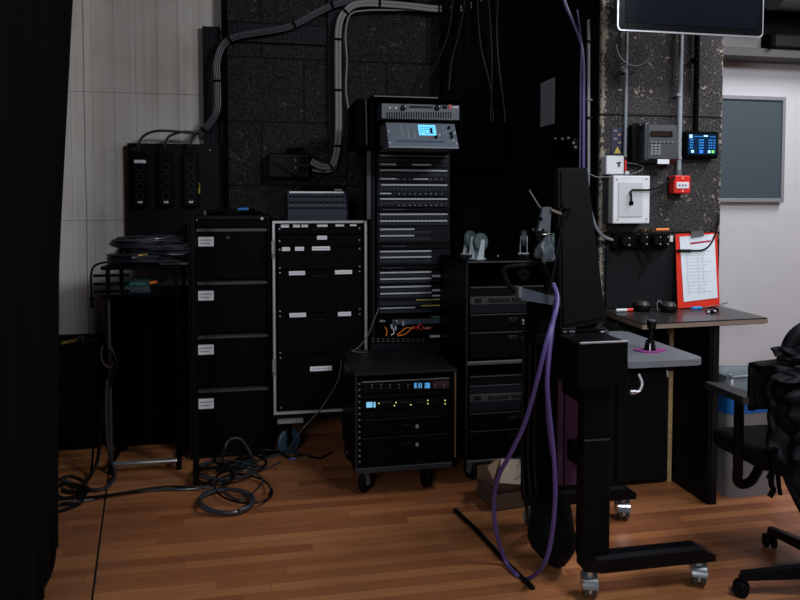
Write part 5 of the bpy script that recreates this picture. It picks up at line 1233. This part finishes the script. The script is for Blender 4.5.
# purple cables on trolley
cab([at(553, 283, 2.44), at(557, 295, 2.42), at(556, 310, 2.36), at(550, 330, 2.27), at(544, 352, 2.25), at(536, 385, 2.27), at(524, 425, 2.32), at(508, 458, 2.38), at(499, 475, 2.43), at(494, 500, 2.5), at(496, 530, 2.55), fl(505, 560, .03), fl(516, 574, .012), fl(528, 579, .012), at(543, 566, 2.36), at(551, 540, 2.33), at(555, 500, 2.30), at(554, 460, 2.28), at(550, 420, 2.26), at(547, 385, 2.24), at(549, 355, 2.245), at(552, 328, 2.275), at(555, 312, 2.35)], .0085, 'thick purple cable hanging in a loop down to the floor from the trolley', 'purple_cable', purp)
cab([at(555, 300, 2.44), at(553, 325, 2.29), at(548, 350, 2.27), at(547, 385, 2.27), at(548, 420, 2.28), at(552, 455, 2.32)], .006, 'second purple cable close behind the hanging purple loop', 'purple_cable', purp)
cab([fl(455, 510, .008), fl(478, 532, .008), fl(500, 556, .008), fl(520, 576, .008), fl(533, 588, .008)], .010, 'straight dark cable lying on the floor left of the trolley', 'floor_cable', cabl)
for k, xs in enumerate((524, 530, 536)):
    cab([at(xs, 330, 2.62), at(xs-1, 400, 2.66), at(xs-2, 460, 2.7), at(xs+2, 505, 2.7), fl(xs+6, 530, .02)], .007, ('leftmost', 'middle', 'rightmost')[k]+' of three dark cables dropping behind the purple loop', m=cabl)
# dark cloth bag, bulked out to darken the floor under the trolley
blob((1.12, 2.58, .15), .085, .12, .145, 'dark_bag', mat('dark_cloth', (.002, .0023, .003), .85), 'slumped black cloth bag on the floor under the trolley', 'bag', amp=.16, seed=9)
MB().box(at(534, 0, 2.70).x, at(560, 0, 2.70).x, 2.70, 2.80, .22, .92, .02).build('dark_filler', blk_m, [o for o in col.objects if o.name == 'mobile_desk'][0])  # black block added to darken the space under the trolley

# ---------------------------------------------------------------- office chair with jacket
cx, cy = 2.0, 2.48; bx, by = 2.115, 2.15
t = thing('office_chair', 'black office chair at the right edge with star base and armrest', 'chair', (bx, by, 0))
for k in range(5):
    a_ = math.atan2(2.25-by, 1.725-bx)+k*2*math.pi/5; L1 = .402
    e_ = Vector((bx+L1*math.cos(a_), by+L1*math.sin(a_), .078)); c0 = Vector((bx, by, .125)); s_ = Vector((-math.sin(a_), math.cos(a_), 0))
    m = MB(); vs = []
    for p, w_, h_ in ((c0, .030, .025), (e_, .016, .014)):
        for u, v in ((-1, -1), (1, -1), (.7, 1), (-.7, 1)): vs.append(p+s_*w_*u+Vector((0, 0, h_*v)))
    m._add(vs, [(0, 1, 5, 4), (1, 2, 6, 5), (2, 3, 7, 6), (3, 0, 4, 7), (3, 2, 1, 0), (4, 5, 6, 7)])
    lg = m.build('base_leg', gloss, t)
    w0 = Vector((e_.x, e_.y, .031)); sd = Vector((math.cos(a_+1.1), math.sin(a_+1.1), 0))
    MB().ring(w0+sd*.006, sd, .004, .029, .018, 18).ring(w0-sd*.024, sd, .004, .029, .018, 18).cyl(w0, e_, .009, n=8).build('caster', rub, lg, smooth=True)
MB().cyl((bx, by, .08), (bx, by, .26), .03, n=16).cyl((bx, by, .26), (bx+.0, by+.0, .38), .016, n=16).build('gas_lift', blk, t, smooth=True)
MB().box(bx-.12, bx+.10, by-.08, cy+.16, .375, .41, .01).build('mechanism', blk, t)
def cushion(x0, x1, y0, y1, z0, z1, name, par, m, M=None): return MB().box(x0, x1, y0, y1, z0, z1, .035, M=M, seg=4).build(name, m, par, smooth=True)
fab = mat('black_upholstery', (.003, .003, .0035), .85, 0, .2, 200, .2, 400)
cushion(1.885, 2.32, 2.345, 2.68, .41, .495, 'seat', t, fab)
cushion(1.90, 2.27, 2.305, 2.36, .52, .80, 'backrest', t, fab)
MB().box(1.97, 2.05, 2.33, 2.40, .39, .62, .008).build('back_bracket', blk, t)
for ax, sg in ((1.862, -1), (2.21, 1)):
    MB().tube([(ax-sg*.12, 2.48, .395), (ax-sg*.06, 2.46, .335), (ax, 2.455, .335), (ax+sg*.004, 2.455, .40), (ax+sg*.004, 2.455, .58), (ax, 2.46, .675)], .019, 8, 5).build('arm_post', gloss, t, smooth=True)
    P = [(ax-.030, 2.64), (ax-.01, 2.645), (ax+.03, 2.60), (ax+.055, 2.44), (ax+.05, 2.385), (ax+.01, 2.372), (ax-.03, 2.40)]
    MB().prism(P, 'z', .672, .70).build('armrest_pad', mat('arm_grey', (.016, .019, .023), .4), t)
# jacket over the back
jm = mat('quilted_black_jacket', (.0055, .007, .010), .6, 0, .3, 30, .5, 60)
t = thing('jacket', 'black padded jacket draped over the chair back', 'jacket', (2.0, 2.27, .3))
def sheet(fn, nu, nv, name, m, par, th=.02):
    V = [fn(u/nu, v/nv) for v in range(nv+1) for u in range(nu+1)]
    F_ = [(j*(nu+1)+i, j*(nu+1)+i+1, (j+1)*(nu+1)+i+1, (j+1)*(nu+1)+i) for j in range(nv) for i in range(nu)]
    mm = MB(); mm._add(V, F_); o = mm.build(name, m, par, smooth=True); s_ = o.modifiers.new('thick', 'SOLIDIFY'); s_.thickness = th; return o
def body(u, v):
    wr = .018*math.sin(9*u+7*v)+.014*math.sin(23*u-9*v)+.010*math.sin(31*v+5*u)
    lo = .50-.25*min(1, u*2.2)+.03*math.sin(14*u)
    zt_ = .815-.02*u+.012*math.sin(u*12)
    x = 1.85+.44*u
    if v < .68: k = v/.68; return (x-.010*math.sin(k*9)*(1-u), 2.265-wr, lo+(zt_-lo)*k)
    k = (v-.68)/.32; return (x, 2.265+.13*min(1, k*2.2)-wr*.4, zt_+.03*math.sin(k*3.1)-(.28*max(0, k-.4)))
sheet(body, 44, 44, 'jacket_body', jm, t, .025)
for k, (x_, y_, z_, rx_, ry_, rz_) in enumerate(((1.885, 2.26, .855, .065, .05, .022), (1.95, 2.24, .885, .08, .05, .032), (1.93, 2.22, .82, .10, .045, .030), (1.98, 2.22, .75, .11, .04, .05), (1.905, 2.26, .905, .05, .04, .020), (2.0, 2.25, .93, .10, .05, .03))):
    blob((x_, y_, z_), rx_, ry_, rz_, 'shoulder_fold', jm, None, None, t, .38, 20+k)
MB().tube([(1.905, 2.26, .90), (1.912, 2.25, .945), (1.935, 2.24, .98), (1.985, 2.24, 1.0), (2.05, 2.24, .99), (2.09, 2.25, .93)], .026, 10).build('hood', jm, t, smooth=True)
MB().box(1.93, 2.07, 2.27, 2.29, .88, .98, .01).build('hood_lining', blk_m, t)
MB().tube([(1.835, 2.22, .56), (1.815, 2.21, .52), (1.82, 2.21, .49), (1.80, 2.21, .45)], .011, 8).tube([(1.825, 2.22, .52), (1.81, 2.21, .44), (1.82, 2.21, .41), (1.805, 2.21, .385)], .010, 8).tube([(1.84, 2.22, .52), (1.842, 2.21, .43), (1.85, 2.21, .39)], .008, 8).build('hanging_strap', blk_m, t, smooth=True)
sheet(lambda u, v: (1.885+.035*(1-v)*(1-u)+.10*u+.012*math.sin(24*v)+.01*math.sin(11*v+2), 2.215-.03*math.sin(math.pi*u)-.01*math.sin(14*v), .46+.30*v), 10, 20, 'sleeve', jm, t, .03)

# clean the helper property
for o in col.objects:
    if '_w' in o: del o['_w']
